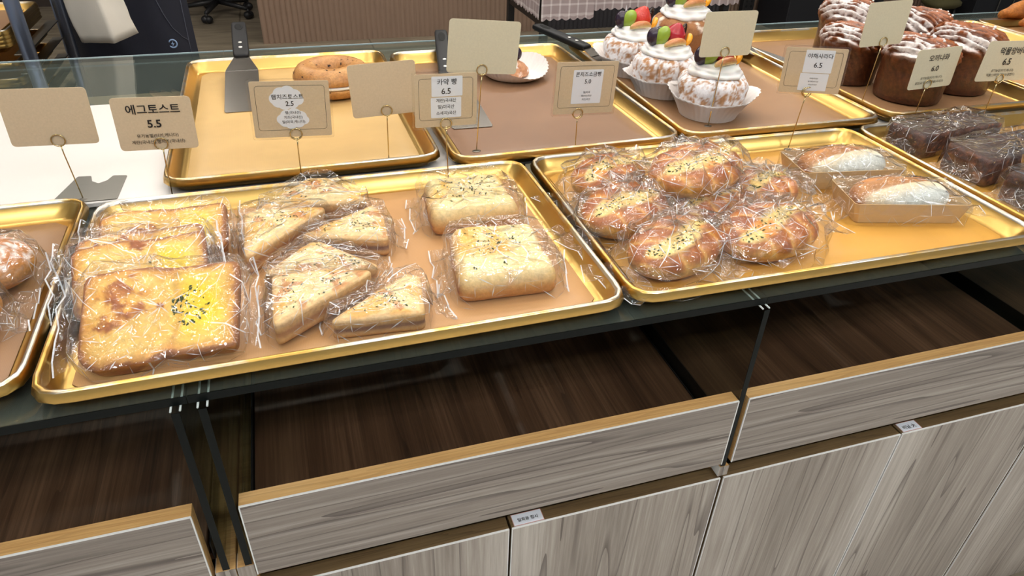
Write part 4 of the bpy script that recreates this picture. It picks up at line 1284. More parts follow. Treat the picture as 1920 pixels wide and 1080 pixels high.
m = MB(); m.add(V, F, 0, C); flecks(m, V, F, n1 > 0.2, 26, 0.0026, 1, 3); m.build('lower_bagel', [MBREAD, plain('dark_seed', lin(52, 34, 22), 0.7)], t)
m = MB(); m.torus((0, 0, 0.025), 0.046, 0.0245, 'z', 72, 16); v = m.v[0]; v[:, 2] = 0.025 + (v[:, 2] - 0.025) * 0.30; m.build('cream_filling', MCREAM, t)
V, F, C, n1 = bagel_half(0.030, 0.056, True, 72)
m = MB(); m.add(V, F, 0, C); flecks(m, V, F, (n1 > 0.2) & (V[:, 2] > 0.034), 70, 0.0027, 1, 4); m.build('upper_bagel', [MBREAD, bpy.data.materials['dark_seed']], t)
# ------------------------------------------------------------------ fruit cakes in paper cups
MGRAPE = plain('green_grape_skin', lin(150, 176, 62), 0.18, spec=0.6, noise=0.12, nscale=120, sub=0.3)
MBLUE = plain('dark_grape_skin', lin(44, 30, 48), 0.18, spec=0.6)
MBERRY = plain('blueberry_skin', lin(42, 48, 72), 0.4)
MSTRAW = plain('strawberry_flesh', lin(206, 52, 38), 0.2, spec=0.6, noise=0.25, nscale=60, bump=0.6, bscale=420)
MRASP = plain('raspberry_flesh', lin(170, 26, 44), 0.25, spec=0.6, noise=0.2, nscale=90)
MORANGE = plain('mandarin_flesh', lin(246, 166, 34), 0.22, spec=0.6, noise=0.12, nscale=150, bump=0.3)
MAPPLE = food('baked_apple_slice', rough=0.25, nscale=150, namp=0.15, coat=0.3)
MCHOC = plain('dark_chocolate', lin(44, 27, 20), 0.25)
MWCHOC = plain('white_chocolate', lin(226, 228, 232), 0.35)

def strawberry(parent, c, s, name, mat, rot, seeds=True):
    rings = []
    for k in range(1, 18):
        f = k / 18
        r = s * 0.62 * math.sin(math.pi * f ** 0.72) ** 0.8
        rings.append(z3(ell(r, r * 0.94, 28), s * 1.25 * f))
    V, F = stitch(rings, True, True)
    if not seeds:
        V[:, :2] *= (1 + 0.10 * np.abs(np.sin(V[:, 2] / s * 11)) * np.abs(np.sin(np.arctan2(V[:, 1], V[:, 0]) * 5)))[:, None]
    R = np.array(Euler(rot).to_matrix())
    m = MB(); m.add(V @ R.T + np.array(c), F)
    return m.build(name, mat, parent)

def apple_slice(parent, c, s, rz, tilt=0.5):
    n, k = 26, 8
    rings = []
    for i in range(n):
        a = math.pi * (0.06 + 0.88 * i / (n - 1))
        w = math.sin(a) ** 0.6
        ctr = np.array([-math.cos(a) * s, 0, math.sin(a) * s * 0.34])
        L = []
        for j in range(k):
            b = 2 * math.pi * j / k
            L.append(ctr + np.array([0, math.cos(b) * s * 0.30 * w, math.sin(b) * s * 0.26 * w]))
        rings.append(np.array(L))
    V, F = stitch(rings, True, True)
    C = mix(lin(232, 208, 138), lin(190, 112, 58), sstep(-0.02, 0.30, (V[:, 2] / s - 0.34 * np.sqrt(np.clip(1 - (V[:, 0] / s) ** 2, 0, 1)) + 0.05)))
    R = np.array(Euler((tilt, 0, rz)).to_matrix())
    m = MB(); m.add(V @ R.T + np.array(c), F, 0, C)
    return m.build('apple_slice', MAPPLE, parent)

def fruit_cake(label, cx, cy_, rz, seed, cup=True, z=0.0, sc=1.0, brown=False, berry='strawberry'):
    t = thing('fruit_cake', label, 'cake', (cx, cy_, BM + 0.0008 + z), (0, 0, rz), 'fruit topped cream cakes')
    rg = np.random.RandomState(seed)
    n = 132
    th = np.linspace(0, 2 * math.pi, n, endpoint=False)
    lob = np.abs(np.sin(th * 4.0 + seed)) ** 0.6
    prof = [(0.044, 0.001), (0.053, 0.004), (0.058, 0.016), (0.063, 0.030), (0.067, 0.045), (0.069, 0.058), (0.066, 0.069), (0.060, 0.076), (0.050, 0.080), (0.036, 0.081), (0.018, 0.081)]
    ks = np.linspace(0, len(prof) - 1, 38)
    rings = []
    for q in ks:
        r = np.interp(q, range(len(prof)), [p[0] for p in prof]); zz = np.interp(q, range(len(prof)), [p[1] for p in prof])
        rr_ = r * (0.83 + 0.17 * lob) * sc
        rings.append(np.column_stack([rr_ * np.cos(th), rr_ * np.sin(th), np.full(n, zz * sc)]))
    V, F = stitch(rings, True, True)
    n1 = fbm(V, 80, 4, seed); n2 = fbm(V, 190, 4, seed + 1)
    V[:, :2] *= (1 + 0.05 * (n1 - 0.5) + 0.03 * (n2 - 0.5))[:, None]
    lobv = np.abs(np.sin(np.arctan2(V[:, 1], V[:, 0]) * 4.0 + seed)) ** 0.35
    crumb = mix(lin(168, 116, 76), lin(204, 160, 116), n2)
    if brown:
        C = mix(lin(176, 122, 76), lin(132, 84, 50), n1 * 1.4 - 0.2)
        C = mix(C, lin(232, 214, 196), sstep(0.55, 0.75, n1) * sstep(0.05, 0.07, V[:, 2]))
    else:
        C = mix(crumb, lin(244, 242, 244), sstep(0.42, 0.56, 0.35 * n1 + 0.65 * n2 + 0.02))
        C = mix(C, lin(120, 84, 58), sstep(0.45, 0.2, lobv) * 0.6)
    m = MB(); m.add(V, F, 0, C); m.build('sponge', MPOWDER, t)
    # cream: swirled collar piped round the top
    rings = []
    nn_ = 96; tt = np.linspace(0, 2 * math.pi, nn_, endpoint=False)
    cp = [(0.047, 0.078), (0.053, 0.080), (0.056, 0.084), (0.053, 0.0885), (0.048, 0.0895), (0.049, 0.093), (0.045, 0.097), (0.038, 0.0975), (0.039, 0.100), (0.032, 0.103), (0.022, 0.103), (0.010, 0.102)]
    for i, (r, zz) in enumerate(cp):
        rr_ = 0.93 * r * (1 + 0.035 * np.sin(tt * 9 + i * 0.9 + seed) + 0.02 * np.sin(tt * 3 + seed))
        rings.append(np.column_stack([rr_ * np.cos(tt), rr_ * np.sin(tt), zz + 0.0015 * np.sin(tt * 2 + i * 0.6 + seed)]) * sc)
    m = MB(); m.add(*stitch(rings, True, True)); m.build('whipped_cream', MCREAM, t)
    if cup:
        nf = 200
        tf = np.linspace(0, 2 * math.pi, nf, endpoint=False)
        fl = np.sign(np.sin(tf * 42)) * np.abs(np.sin(tf * 42)) ** 0.7
        big = 0.5 + 0.5 * np.sin(tf * 2 + seed * 1.7) * np.sin(tf * 3 + seed)
        outer = []; inner = []
        for q in np.linspace(0, 1, 9):
            r = (0.055 + 0.016 * q + 0.026 * q * q * big) * sc + fl * 0.0009 * (0.3 + q)
            zz = 0.0003 + (0.037 + 0.013 * big) * q * sc
            ring = np.column_stack([r * np.cos(tf), r * np.sin(tf), zz * np.ones(nf)])
            outer.append(ring)
            inn = ring.copy(); inn[:, :2] *= 0.994; inner.append(inn)
        m = MB(); m.add(*stitch(outer + inner[::-1], False, False))
        m.add(*stitch([z3(ell(0.055 * sc, 0.055 * sc, nf), 0.0003)], True, False)) if False else None
        m.build('paper_cup', MCUP, t)
    zc = 0.102 * sc
    def ball(name, x, y, rad, mat, dz=0.0, rot=None):
        MB().ball((x * sc, y * sc, zc + rad[2] * sc * 0.85 + dz), tuple(q * sc * 1.22 for q in rad), 22, 14, rot=rot).build(name, mat, t)
    ball('dark_grape', -0.034, 0.006, (0.012, 0.011, 0.015), MBLUE)
    ball('dark_grape', -0.010, 0.024, (0.011, 0.012, 0.013), MBLUE)
    ball('green_grape', -0.021, -0.004, (0.012, 0.011, 0.017), MGRAPE, 0.001, (0.3, 0.35, 0))
    if berry == 'strawberry':
        strawberry(t, (0.008 * sc, 0.010 * sc, zc - 0.004), 0.038 * sc, 'strawberry', MSTRAW, (0.25, 0.25, 0.2))
        strawberry(t, (0.022 * sc, 0.016 * sc, zc - 0.004), 0.030 * sc, 'strawberry', MSTRAW, (0.2, 0.5, 0.9))
    else:
        strawberry(t, (0.010 * sc, 0.004 * sc, zc - 0.003), 0.035 * sc, 'raspberry', MRASP, (0.2, 0.15, 0.3), False)
    apple_slice(t, (-0.006 * sc, -0.030 * sc, zc + 0.002), 0.027 * sc, 0.12)
    # mandarin segment
    rings = []
    for i in range(14):
        a = math.pi * (0.04 + 0.92 * i / 13); w = math.sin(a) ** 0.5
        rings.append(np.array([(-math.cos(a) * 0.015, math.cos(b) * 0.006 * w, math.sin(a) * 0.009 + math.sin(b) * 0.006 * w) for b in np.linspace(0, 2 * math.pi, 10, endpoint=False)]))
    V, F = stitch(rings, True, True)
    R = np.array(Euler((0.5, -0.4, 0.9)).to_matrix())
    m = MB(); m.add((V @ R.T + np.array((0.036, -0.012, 0.106))) * sc, F); m.build('mandarin_segment', MORANGE, t)
    # chocolate loop
    m = MB(); m.torus((0, 0, 0), 0.017, 0.0024, 'y', 40, 8, sx=0.55)
    R = np.array(Euler((0, 0.5, 0.5)).to_matrix()); m.v[0] = m.v[0] @ R.T + np.array((0.037, 0.008, 0.117)); m.v[0] *= sc
    m.torus((0, 0, 0), 0.011, 0.0018, 'y', 32, 8, sx=0.5)
    m.v[1] = (m.v[1] @ R.T + np.array((0.037, 0.0085, 0.114))) * sc
    m.build('chocolate_loop', MCHOC, t)
    m = MB(); m.add(np.array([(-0.022, 0.022, 0.098), (-0.006, 0.026, 0.098), (-0.014, 0.026, 0.140), (-0.022, 0.0232, 0.098), (-0.006, 0.0272, 0.098), (-0.014, 0.0272, 0.140)]) * sc, [(0, 1, 2), (3, 5, 4), (0, 3, 4, 1), (1, 4, 5, 2), (2, 5, 3, 0)])
    m.build('white_chocolate_shard', MWCHOC, t, False)
    return t
fruit_cake('fruit topped cream cake nearest the front, whole paper cup and raspberry in view', 0.738, 1.102, 0.15, 81, berry='raspberry', sc=0.95)
fruit_cake('fruit topped cream cake in a paper cup, middle one of the three in a row', 0.712, 1.236, 0.1, 82, berry='raspberry', sc=0.95)
fruit_cake('fruit topped cream cake in a paper cup, farthest of the three, with cut strawberries', 0.708, 1.374, 0.05, 83, sc=0.95)
fruit_cake('larger brown fruit cake without paper cup at the back, topped with a big strawberry', 0.880, 1.470, 0.1, 84, cup=False, brown=True, sc=1.12)

# half eaten cake on a flattened paper cup
t = thing('half_cake', 'half eaten cream cake on its opened white paper cup', 'cake', (0.446, 1.400, BM + 0.0006), 0)
nf = 180; tf = np.linspace(0, 2 * math.pi, nf, endpoint=False); fl = np.sin(tf * 40)
o_, i_ = [], []
for q in np.linspace(0, 1, 8):
    r = 0.048 + 0.028 * q + fl * 0.0010 * (0.3 + q)
    zz = 0.0004 + 0.030 * q ** 1.5 * (0.75 + 0.35 * np.sin(tf * 2 + 0.6))
    ring = np.column_stack([r * np.cos(tf), r * np.sin(tf), zz]); o_.append(ring)
    w_ = ring.copy(); w_[:, 2] += 0.0004; i_.append(w_)
m = MB(); m.add(*stitch(o_, True, False)); m.add(*stitch(i_, True, False)); m.build('paper_cup', MCUP, t)
rings = []
for k in range(1, 22):
    a = math.pi / 2 * k / 22
    rings.append(z3(ell(0.036 * math.cos(a) ** 0.6, 0.032 * math.cos(a) ** 0.6, 60), 0.002 + 0.030 * math.sin(a)))
V, F = stitch(rings, True, True)
n1 = fbm(V, 70, 4, 91); n2 = fbm(V, 200, 3, 92)
V *= (1 + 0.22 * (n1 - 0.5) + 0.12 * (n2 - 0.5))[:, None]
V[:, 2] = np.maximum(V[:, 2], 0.0015)
C = mix(lin(150, 92, 58), lin(214, 160, 118), n2); C = mix(C, lin(246, 240, 236), sstep(0.52, 0.64, n1))
m = MB(); m.add(V, F, 0, C); m.build('sponge', MPOWDER, t)
m = MB(); m.ball((-0.016, 0.004, 0.036), (0.017, 0.015, 0.011), 20, 12); m.build('whipped_cream', MCREAM, t)
MB().ball((-0.012, 0.010, 0.052), (0.010, 0.010, 0.013), 20, 12).build('green_grape', MGRAPE, t)
MB().ball((0.010, 0.004, 0.044), (0.012, 0.011, 0.014), 20, 12).build('dark_grape', MBLUE, t)

# ------------------------------------------------------------------ tall croissant loaves
def loaf(label, cx, cy_, rz, seed, R=0.062, H=0.118):
    t = thing('croissant_loaf', label, 'loaf', (cx, cy_, BM + 0.0008), (0, 0, rz), 'tall croissant loaves')
    n = 180; th = np.linspace(0, 2 * math.pi, n, endpoint=False)
    prof = [(0.90, 0.0), (0.97, 0.02), (1.0, 0.10), (1.01, 0.30), (1.0, 0.52), (1.03, 0.62), (1.10, 0.70), (1.10, 0.78), (1.0, 0.87), (0.82, 0.95), (0.55, 0.995), (0.25, 1.0)]
    ks = np.linspace(0, len(prof) - 1, 84)
    rings = []
    for q in ks:
        r = R * np.interp(q, range(len(prof)), [p[0] for p in prof]); zz = H * np.interp(q, range(len(prof)), [p[1] for p in prof])
        rings.append(np.column_stack([r * np.cos(th), r * np.sin(th), np.full(n, zz)]))
    V, F = stitch(rings, True, True)
    x, y, z = V[:, 0] / R, V[:, 1] / R, V[:, 2] / H
    top = sstep(0.58, 0.72, z)
    n1 = fbm(V, 45, 4, seed); n2 = fbm(V * np.array([1, 1, 3.0]), 120, 4, seed + 1); n3 = fbm(V, 22, 3, seed + 2)
    # stacked layers sweep diagonally over the crown
    ph = (z * 7 + 3.2 * x + 1.4 * y + 1.2 * n1)
    lay = np.abs((ph % 1.0) - 0.5) * 2
    s = 1 + top * (0.11 * (lay - 0.5) + 0.12 * (n3 - 0.5)) + 0.03 * (n1 - 0.5)
    V[:, :2] *= s[:, None]
    V[:, 2] += H * top * (0.05 * (lay - 0.5) * (0.4 + 0.6 * (z > 0.8)) + 0.12 * (n3 - 0.5) - 0.10 * (x * 0.5))
    fib = 0.5 + 0.5 * np.sin(z * 34 + 16 * n1 + 26 * np.arctan2(y, x) + 6 * n3)
    C = mix(lin(62, 32, 18), lin(104, 58, 32), fib * 0.45 + 0.9 * (n2 - 0.25))
    C = mix(C, lin(70, 40, 26), sstep(0.45, 0.1, z) * 0.35)
    crown = mix(lin(150, 82, 36), lin(88, 44, 20), sstep(0.2, 0.8, 1 - lay) + 0.5 * (n2 - 0.5))
    C = mix(C, crown, top)
    sugar = sstep(0.50, 0.60, 0.55 * n1 + 0.25 * n2 + 0.30 * sstep(0.0, -1.0, x + 0.3 * y) + 0.20 * (lay - 0.5) - 0.10) * sstep(0.66, 0.76, z)
    C = mix(C, lin(238, 230, 226), sugar)
    m = MB(); m.add(V, F, 0, C)
    # sugar pearls
    rg = np.random.RandomState(seed)
    idx = np.flatnonzero((z > 0.84) & (x > 0.05) & (x < 0.9))
    for i in rg.choice(idx, 16):
        p = V[i]; r = 0.0018 + 0.0018 * rg.rand()
        m.ball(tuple(p + np.array([0, 0, r * 0.5])), r, 8, 6, 1, (0.87, 0.85, 0.84))
    m.build('loaf', [MLOAF, plain('sugar_pearl', lin(240, 236, 234), 0.6)], t)
    return t
loaf('tall dark croissant loaf at front, standing behind the card marked 6.0', 1.196, 1.100, 0.2, 101, R=0.064)
loaf('tall dark croissant loaf at the left, behind the sloping card with the white sticker', 1.152, 1.236, 0.0, 102, H=0.112)
loaf('tall dark croissant loaf on the right with the biggest sugar patch', 1.345, 1.130, 0.1, 103, R=0.066, H=0.126)
loaf('tall croissant loaf behind the front one, its layered brown crown showing', 1.375, 1.290, -0.2, 104, H=0.122)
loaf('tall croissant loaf at the back left, its sugared edge showing beside the pale blank card', 1.246, 1.368, 0.3, 105, H=0.130)

# ------------------------------------------------------------------ fried twist sticks
MFRY = food('fried_dough', rough=0.55, nscale=160, namp=0.3, bump=0.7)
def stick(label, p0, p1, r, seed):
    p0, p1 = np.array(p0), np.array(p1)
    t = thing('fried_twist', label, 'fried twist', tuple(p0), 0, 'fried twist sticks')
    d = p1 - p0; L = np.linalg.norm(d); d /= L
    a = np.cross(d, [0, 0, 1]); a /= np.linalg.norm(a); b = np.cross(a, d)
    n, k = 70, 28
    rings = []
    for i in range(n):
        f = i / (n - 1)
        w = r * min(1.0, (math.sin(math.pi * (0.04 + 0.92 * f))) ** 0.4)
        ph = np.linspace(0, 2 * math.pi, k, endpoint=False)
        rr_ = w * (1 + 0.16 * np.cos(2 * ph + f * 13 + seed))
        rings.append(d * L * f + np.outer(rr_ * np.cos(ph), a) + np.outer(rr_ * np.sin(ph), b))
    V, F = stitch(rings, True, True)
    n1 = fbm(V, 60, 4, seed)
    V += (vnormals(V, F)) * (0.004 * (n1 - 0.5))[:, None]
    C = mix(lin(196, 124, 52), lin(146, 80, 30), n1 * 1.6 - 0.3)
    m = MB(); m.add(V, F, 0, C); m.build('twist', MFRY, t)
stick('fried golden twist stick lying on top at the far right', (1.938, 1.560, BM + 0.032), (2.16, 1.560, BM + 0.062), 0.022, 111)
stick('fried golden twist stick under the top one at the far right', (1.955, 1.500, BM + 0.022), (2.18, 1.505, BM + 0.026), 0.022, 112)
# ------------------------------------------------------------------ beyond the counter: fluted partition
MFLUTE = plain('brown_fluted_panel', lin(140, 116, 98), 0.6, noise=0.06, nscale=8)
MFLUTESHADE = plain('shaded_fluted_panel', lin(52, 50, 54), 0.6)  # same brown panel, with the tables' shade put into the colour
def fluted(x0, x1, y, h, mat, per=0.036, amp=0.009):
    n = int((x1 - x0) / per * 6)
    X = np.linspace(x0, x1, n + 1)
    Y = y - amp * np.abs(np.sin((X - x0) / per * math.pi)) ** 0.7
    V = []; F = []
    for zz in (0.0, h):
        V += [(a, b, zz) for a, b in zip(X, Y)]
    k = n + 1
    F += [(i, i + 1, k + i + 1, k + i) for i in range(n)]
    b = len(V)
    V += [(x0, y + 0.05, 0), (x1, y + 0.05, 0), (x0, y + 0.05, h), (x1, y + 0.05, h)]
    F += [(b + 1, b, b + 2, b + 3), (b, 0, k, b + 2), (n, b + 1, b + 3, k + n)]
    F += [tuple([b + 2] + list(range(k, k + k)) + [b + 3])]
    m = MB(); m.add(V, F); return m.build('trim_1', mat, None, False)
o = fluted(-0.142, 1.86, 5.30, 1.0, MFLUTE); o.name = 'trim_1'; struct(o)
o = fluted(1.862, 3.55, 5.30, 1.0, MFLUTESHADE); o.name = 'trim_2'; struct(o)
o = fluted(3.552, 8.9, 5.30, 1.0, MFLUTE); o.name = 'trim_3'; struct(o)
struct(MB().box(-5, 9, 6.75, 6.8, 0.0, 2.8).build('trim_4', plain('dark_brown_wainscot', lin(58, 46, 38), 0.6), None, False))

# ------------------------------------------------------------------ table with checked cloths
MTBL = plain('black_table_steel', lin(26, 25, 26), 0.45)
t = thing('side_table', 'black legged side table under the checked cloths', 'table', (1.88, 3.95, 0), 0)
MB().rbox(-0.575, 0.575, -0.34, 0.34, 0.69, 0.715, 0.004).build('tabletop', MTBL, t, False)
for sx in (-1, 1):
    for sy in (-1, 1):
        MB().rbox(sx * 0.545 - 0.02, sx * 0.545 + 0.02, sy * 0.30 - 0.02, sy * 0.30 + 0.02, 0, 0.69, 0.003).build('leg', MTBL, t, False)
MB().rbox(-0.56, -0.53, -0.28, 0.28, 0.44, 0.475, 0.003).build('side_rail', MTBL, t, False)
def check_mat():
    m, nt, b, N, L = new_mat('checked_tablecloth_fabric')
    uv = N.new('ShaderNodeAttribute'); uv.attribute_name = 'Col'
    sp = N.new('ShaderNodeSeparateXYZ'); L.new(uv.outputs['Vector'], sp.inputs[0])
    def line(o):
        m1 = N.new('ShaderNodeMath'); m1.operation = 'MULTIPLY'; m1.inputs[1].default_value = 1 / 0.050; L.new(o, m1.inputs[0])
        m2 = N.new('ShaderNodeMath'); m2.operation = 'FRACT'; L.new(m1.outputs[0], m2.inputs[0])
        m3 = N.new('ShaderNodeMath'); m3.operation = 'LESS_THAN'; m3.inputs[1].default_value = 0.20; L.new(m2.outputs[0], m3.inputs[0])
        return m3.outputs[0]
    ad = N.new('ShaderNodeMath'); ad.operation = 'ADD'; L.new(line(sp.outputs[0]), ad.inputs[0]); L.new(line(sp.outputs[1]), ad.inputs[1])
    cr = N.new('ShaderNodeValToRGB'); cr.color_ramp.interpolation = 'CONSTANT'; e = cr.color_ramp.elements
    e[0].position = 0; e[0].color = rgba(lin(168, 152, 152)); e[1].position = 0.3; e[1].color = rgba(lin(200, 188, 188))
    q = e.new(0.75); q.color = rgba(lin(222, 214, 214))
    hl = N.new('ShaderNodeMath'); hl.operation = 'MULTIPLY'; hl.inputs[1].default_value = 0.5; L.new(ad.outputs[0], hl.inputs[0])
    L.new(hl.outputs[0], cr.inputs['Fac']); L.new(cr.outputs['Color'], b.inputs['Base Color'])
    b.inputs['Roughness'].default_value = 0.9
    return m
MCHECK = check_mat()
def cloth(label, x0, x1, y0, y1, ztop, hem_front, hem_left, sc_=0.022):
    m = MB()
    nx = int((x1 - x0) / 0.006); ny = int((y1 - y0) / 0.006); nz = 10
    def sheet(pf, nu, uvf):
        V = []; C = []
        for j in range(nz + 1):
            for i in range(nu + 1):
                V.append(pf(i / nu, j / nz)); C.append(uvf(i / nu, j / nz))
        F = [(j * (nu + 1) + i, j * (nu + 1) + i + 1, (j + 1) * (nu + 1) + i + 1, (j + 1) * (nu + 1) + i) for j in range(nz) for i in range(nu)]
        m.add(V, F, 0, np.array(C))
    def fr(u, v):
        x = x0 + (x1 - x0) * u; h = hem_front - 0.012 * abs(math.sin(x / sc_ * math.pi / 2)) if v > 0.95 else hem_front
        return (x, y0 - 0.003 - 0.010 * v * (0.5 + 0.5 * math.sin(x * 40)), ztop + (h - ztop) * v)
    def lf(u, v):
        y = y0 + (y1 - y0) * u; h = hem_left - 0.012 * abs(math.sin(y / sc_ * math.pi / 2)) if v > 0.95 else hem_left
        return (x0 - 0.003 - 0.008 * v * (0.5 + 0.5 * math.sin(y * 37)), y, ztop + (h - ztop) * v)
    sheet(fr, nx, lambda u, v: ((x1 - x0) * u, (ztop - hem_front) * v, 0))
    sheet(lf, ny, lambda u, v: ((y1 - y0) * u, (ztop - hem_left) * v, 0))
    m.add([(x0 - 0.003, y0 - 0.003, ztop), (x1, y0 - 0.003, ztop), (x1, y1, ztop), (x0 - 0.003, y1, ztop)], [(0, 1, 2, 3)], 0, np.array([(0, 0, 0), (x1 - x0, 0, 0), (x1 - x0, y1 - y0, 0), (0, y1 - y0, 0)]))
    o = m.build('checked_tablecloth', MCHECK, None, True)
    return tag(o, label, 'tablecloth', 'checked tablecloths')
cloth('checked mauve tablecloth with scalloped hem, the long shorter hanging one', 1.298, 2.48, 3.604, 4.30, 0.718, 0.538, 0.52)
cloth('checked mauve tablecloth whose corner hangs lowest at the table end', 1.290, 1.585, 3.585, 4.30, 0.7225, 0.500, 0.505)

# ------------------------------------------------------------------ dark furniture along the partition
MBLK = plain('matt_black_panel', lin(17, 18, 24), 0.6)
t = thing('black_cabinet', 'plain black cabinet before the fluted partition behind the tall loaves', 'cabinet', (4.24, 5.03, 0), 0)
MB().rbox(-0.45, 0.45, -0.20, 0.20, 0.02, 0.95, 0.004).build('body', MBLK, t, False)
MB().rbox(-0.46, 0.46, -0.21, 0.21, 0.951, 0.975, 0.004).build('top_board', MTBL, t, False)
MB().box(-0.44, 0.44, -0.18, 0.18, 0.0, 0.02).build('plinth', MTBL, t, False)
for x, w in ((3.62, 'left'), (4.80, 'right')):
    t = thing('ventilation_post', 'black perforated post standing ' + ('just left' if w == 'left' else 'just right') + ' of the plain black cabinet', 'post', (x, 5.14, 0), 0)
    MB().rbox(-0.05, 0.05, -0.03, 0.03, 0.0, 1.0, 0.004).build('post', MTBL, t, False)
    m = MB()
    for k in range(24):
        for q in (-0.022, 0.022):
            m.add(*stitch([np.column_stack([ell(0.011, 0.011, 12)[:, 0] + q, np.full(12, -0.0302), ell(0.011, 0.011, 12)[:, 1] + 0.04 + 0.04 * k]), np.column_stack([ell(0.010, 0.010, 12)[:, 0] + q, np.full(12, -0.0300), ell(0.010, 0.010, 12)[:, 1] + 0.04 + 0.04 * k])], True, False))
    m.build('perforation', plain('deep_black_hole', lin(6, 6, 6), 0.9), t, False)
t = thing('black_sideboard', 'black sideboard with two thin metal strips at the far right', 'sideboard', (6.35, 5.06, 0), 0)
MB().rbox(-0.62, 0.62, -0.18, 0.18, 0.0, 0.9, 0.004).build('body', MBLK, t, False)
for x in (-0.36, -0.20):
    MB().rbox(x - 0.006, x + 0.006, -0.186, -0.180, 0.02, 0.88, 0.001).build('metal_strip', MDSTEEL, t, False)
t = thing('low_stool', 'low stool with olive cushion left of the black sideboard', 'stool', (5.50, 5.02, 0), 0)
for sx in (-1, 1):
    for sy in (-1, 1):
        MB().tube([(sx * 0.11, sy * 0.08, 0), (sx * 0.09, sy * 0.07, 0.105)], 0.012, 8).build('leg', MTBL, t)
MB().rbox(-0.14, 0.14, -0.11, 0.11, 0.105, 0.19, 0.03).build('cushion', plain('olive_fabric', lin(98, 92, 58), 0.85), t)

# office chair in the passage
t = thing('office_chair', 'black office chair on castors in the passage beside the fluted partition', 'chair', (-0.46, 6.22, 0), 0.4)
for k in range(5):
    a = 2 * math.pi * k / 5 + 0.25
    e = (0.27 * math.cos(a), 0.27 * math.sin(a))
    MB().tube([(0, 0, 0.11), (e[0], e[1], 0.075)], [0.024, 0.016], 8).build('base_arm', MTBL, t)
    m = MB()
    for s in (-0.014, 0.014):
        p = (e[0] - math.sin(a) * s, e[1] + math.cos(a) * s, 0.030)
        m.ball(p, (0.030, 0.030, 0.030), 14, 10)
    m.tube([(e[0], e[1], 0.03), (e[0], e[1], 0.075)], 0.010, 8)
    m.build('castor', MTBL, t)
MB().tube([(0, 0, 0.10), (0, 0, 0.44)], 0.026, 12).build('gas_column', MTBL, t)
m = MB(); V, F, e = slab(rrect(0.48, 0.46, 0.10, 60), 0.44, 0.51, 0.03); m.add(V, F); m.build('seat', MBLK, t)
m = MB(); V, F, e = slab(rrect(0.44, 0.50, 0.12, 60), -0.03, 0.03, 0.025); V = np.column_stack([V[:, 0], 0.24 + V[:, 2] + 0.05 * (V[:, 0] / 0.22) ** 2 * -1, 0.82 + V[:, 1]]); m.add(V, F); m.build('backrest', MBLK, t)
MB().tube([(0, 0.10, 0.45), (0, 0.25, 0.48), (0, 0.27, 0.75)], 0.016, 8).build('back_bar', MTBL, t)

# ------------------------------------------------------------------ tray rack behind the counter
MPOST = plain('blue_grey_tube', lin(120, 130, 150), 0.3, 0.85)
t = thing('tray_rack', 'steel tube rack full of trays behind the counter at left', 'rack', (-0.93, 2.17, 0), 0)
RX = 0.335; RY = 0.185
for sx in (-1, 1):
    for sy in (-1, 1):
        MB().tube([(sx * RX, sy * RY, 0.0), (sx * RX, sy * RY, 1.75)], 0.0165, 16).build('post', MPOST, t)
levels = [0.56, 0.62, 0.68, 0.725, 0.762, 0.809, 0.855, 1.0, 1.1]
for z in levels:
    for sx in (-1, 1):
        m = MB(); m.rbox(sx * (RX - 0.022) - 0.014, sx * (RX - 0.022) + 0.014, -RY + 0.01, RY - 0.01, z - 0.006, z - 0.003, 0.0005)
        m.build('shelf_rail', MDSTEEL, t, False)
for zz in (0.10, 1.70):
    for sy in (-1, 1):
        MB().tube([(-RX, sy * RY, zz), (RX, sy * RY, zz)], 0.011, 10).build('cross_bar', MPOST, t)
GR = 'gold trays stored in the rack'
def rtray(label, z):
    tray(label, -0.93, 2.17, 0.595, 0.345, 0.0, z - 0.0025, GR, 0.03)
st = ['lowest of the four nested gold trays on the upper rack level', 'second lowest of the four nested gold trays on the upper rack level', 'second highest of the four nested gold trays on the upper rack level', 'highest of the four nested gold trays on the upper rack level']
for k in range(4):
    rtray(st[k], 0.855 + 0.0092 * k)
rtray('single gold tray on the middle rack level', 0.809)
for k, s in enumerate(('lower', 'upper')):
    rtray(s + ' of the two nested gold trays under the single one in the rack', 0.762 + 0.0092 * k)
rtray('gold tray in the rack seen through the glass countertop, upper one', 0.725)
rtray('gold tray in the rack seen through the glass countertop, lower one', 0.68)
o = MB().rbox(-1.19, -0.668, 2.03, 2.31, 0.8885, 0.8900, 0.0005).build('baking_mat', MT['mid'], None, False)
tag(o, 'brown baking mat in the highest nested tray of the rack', 'baking mat')

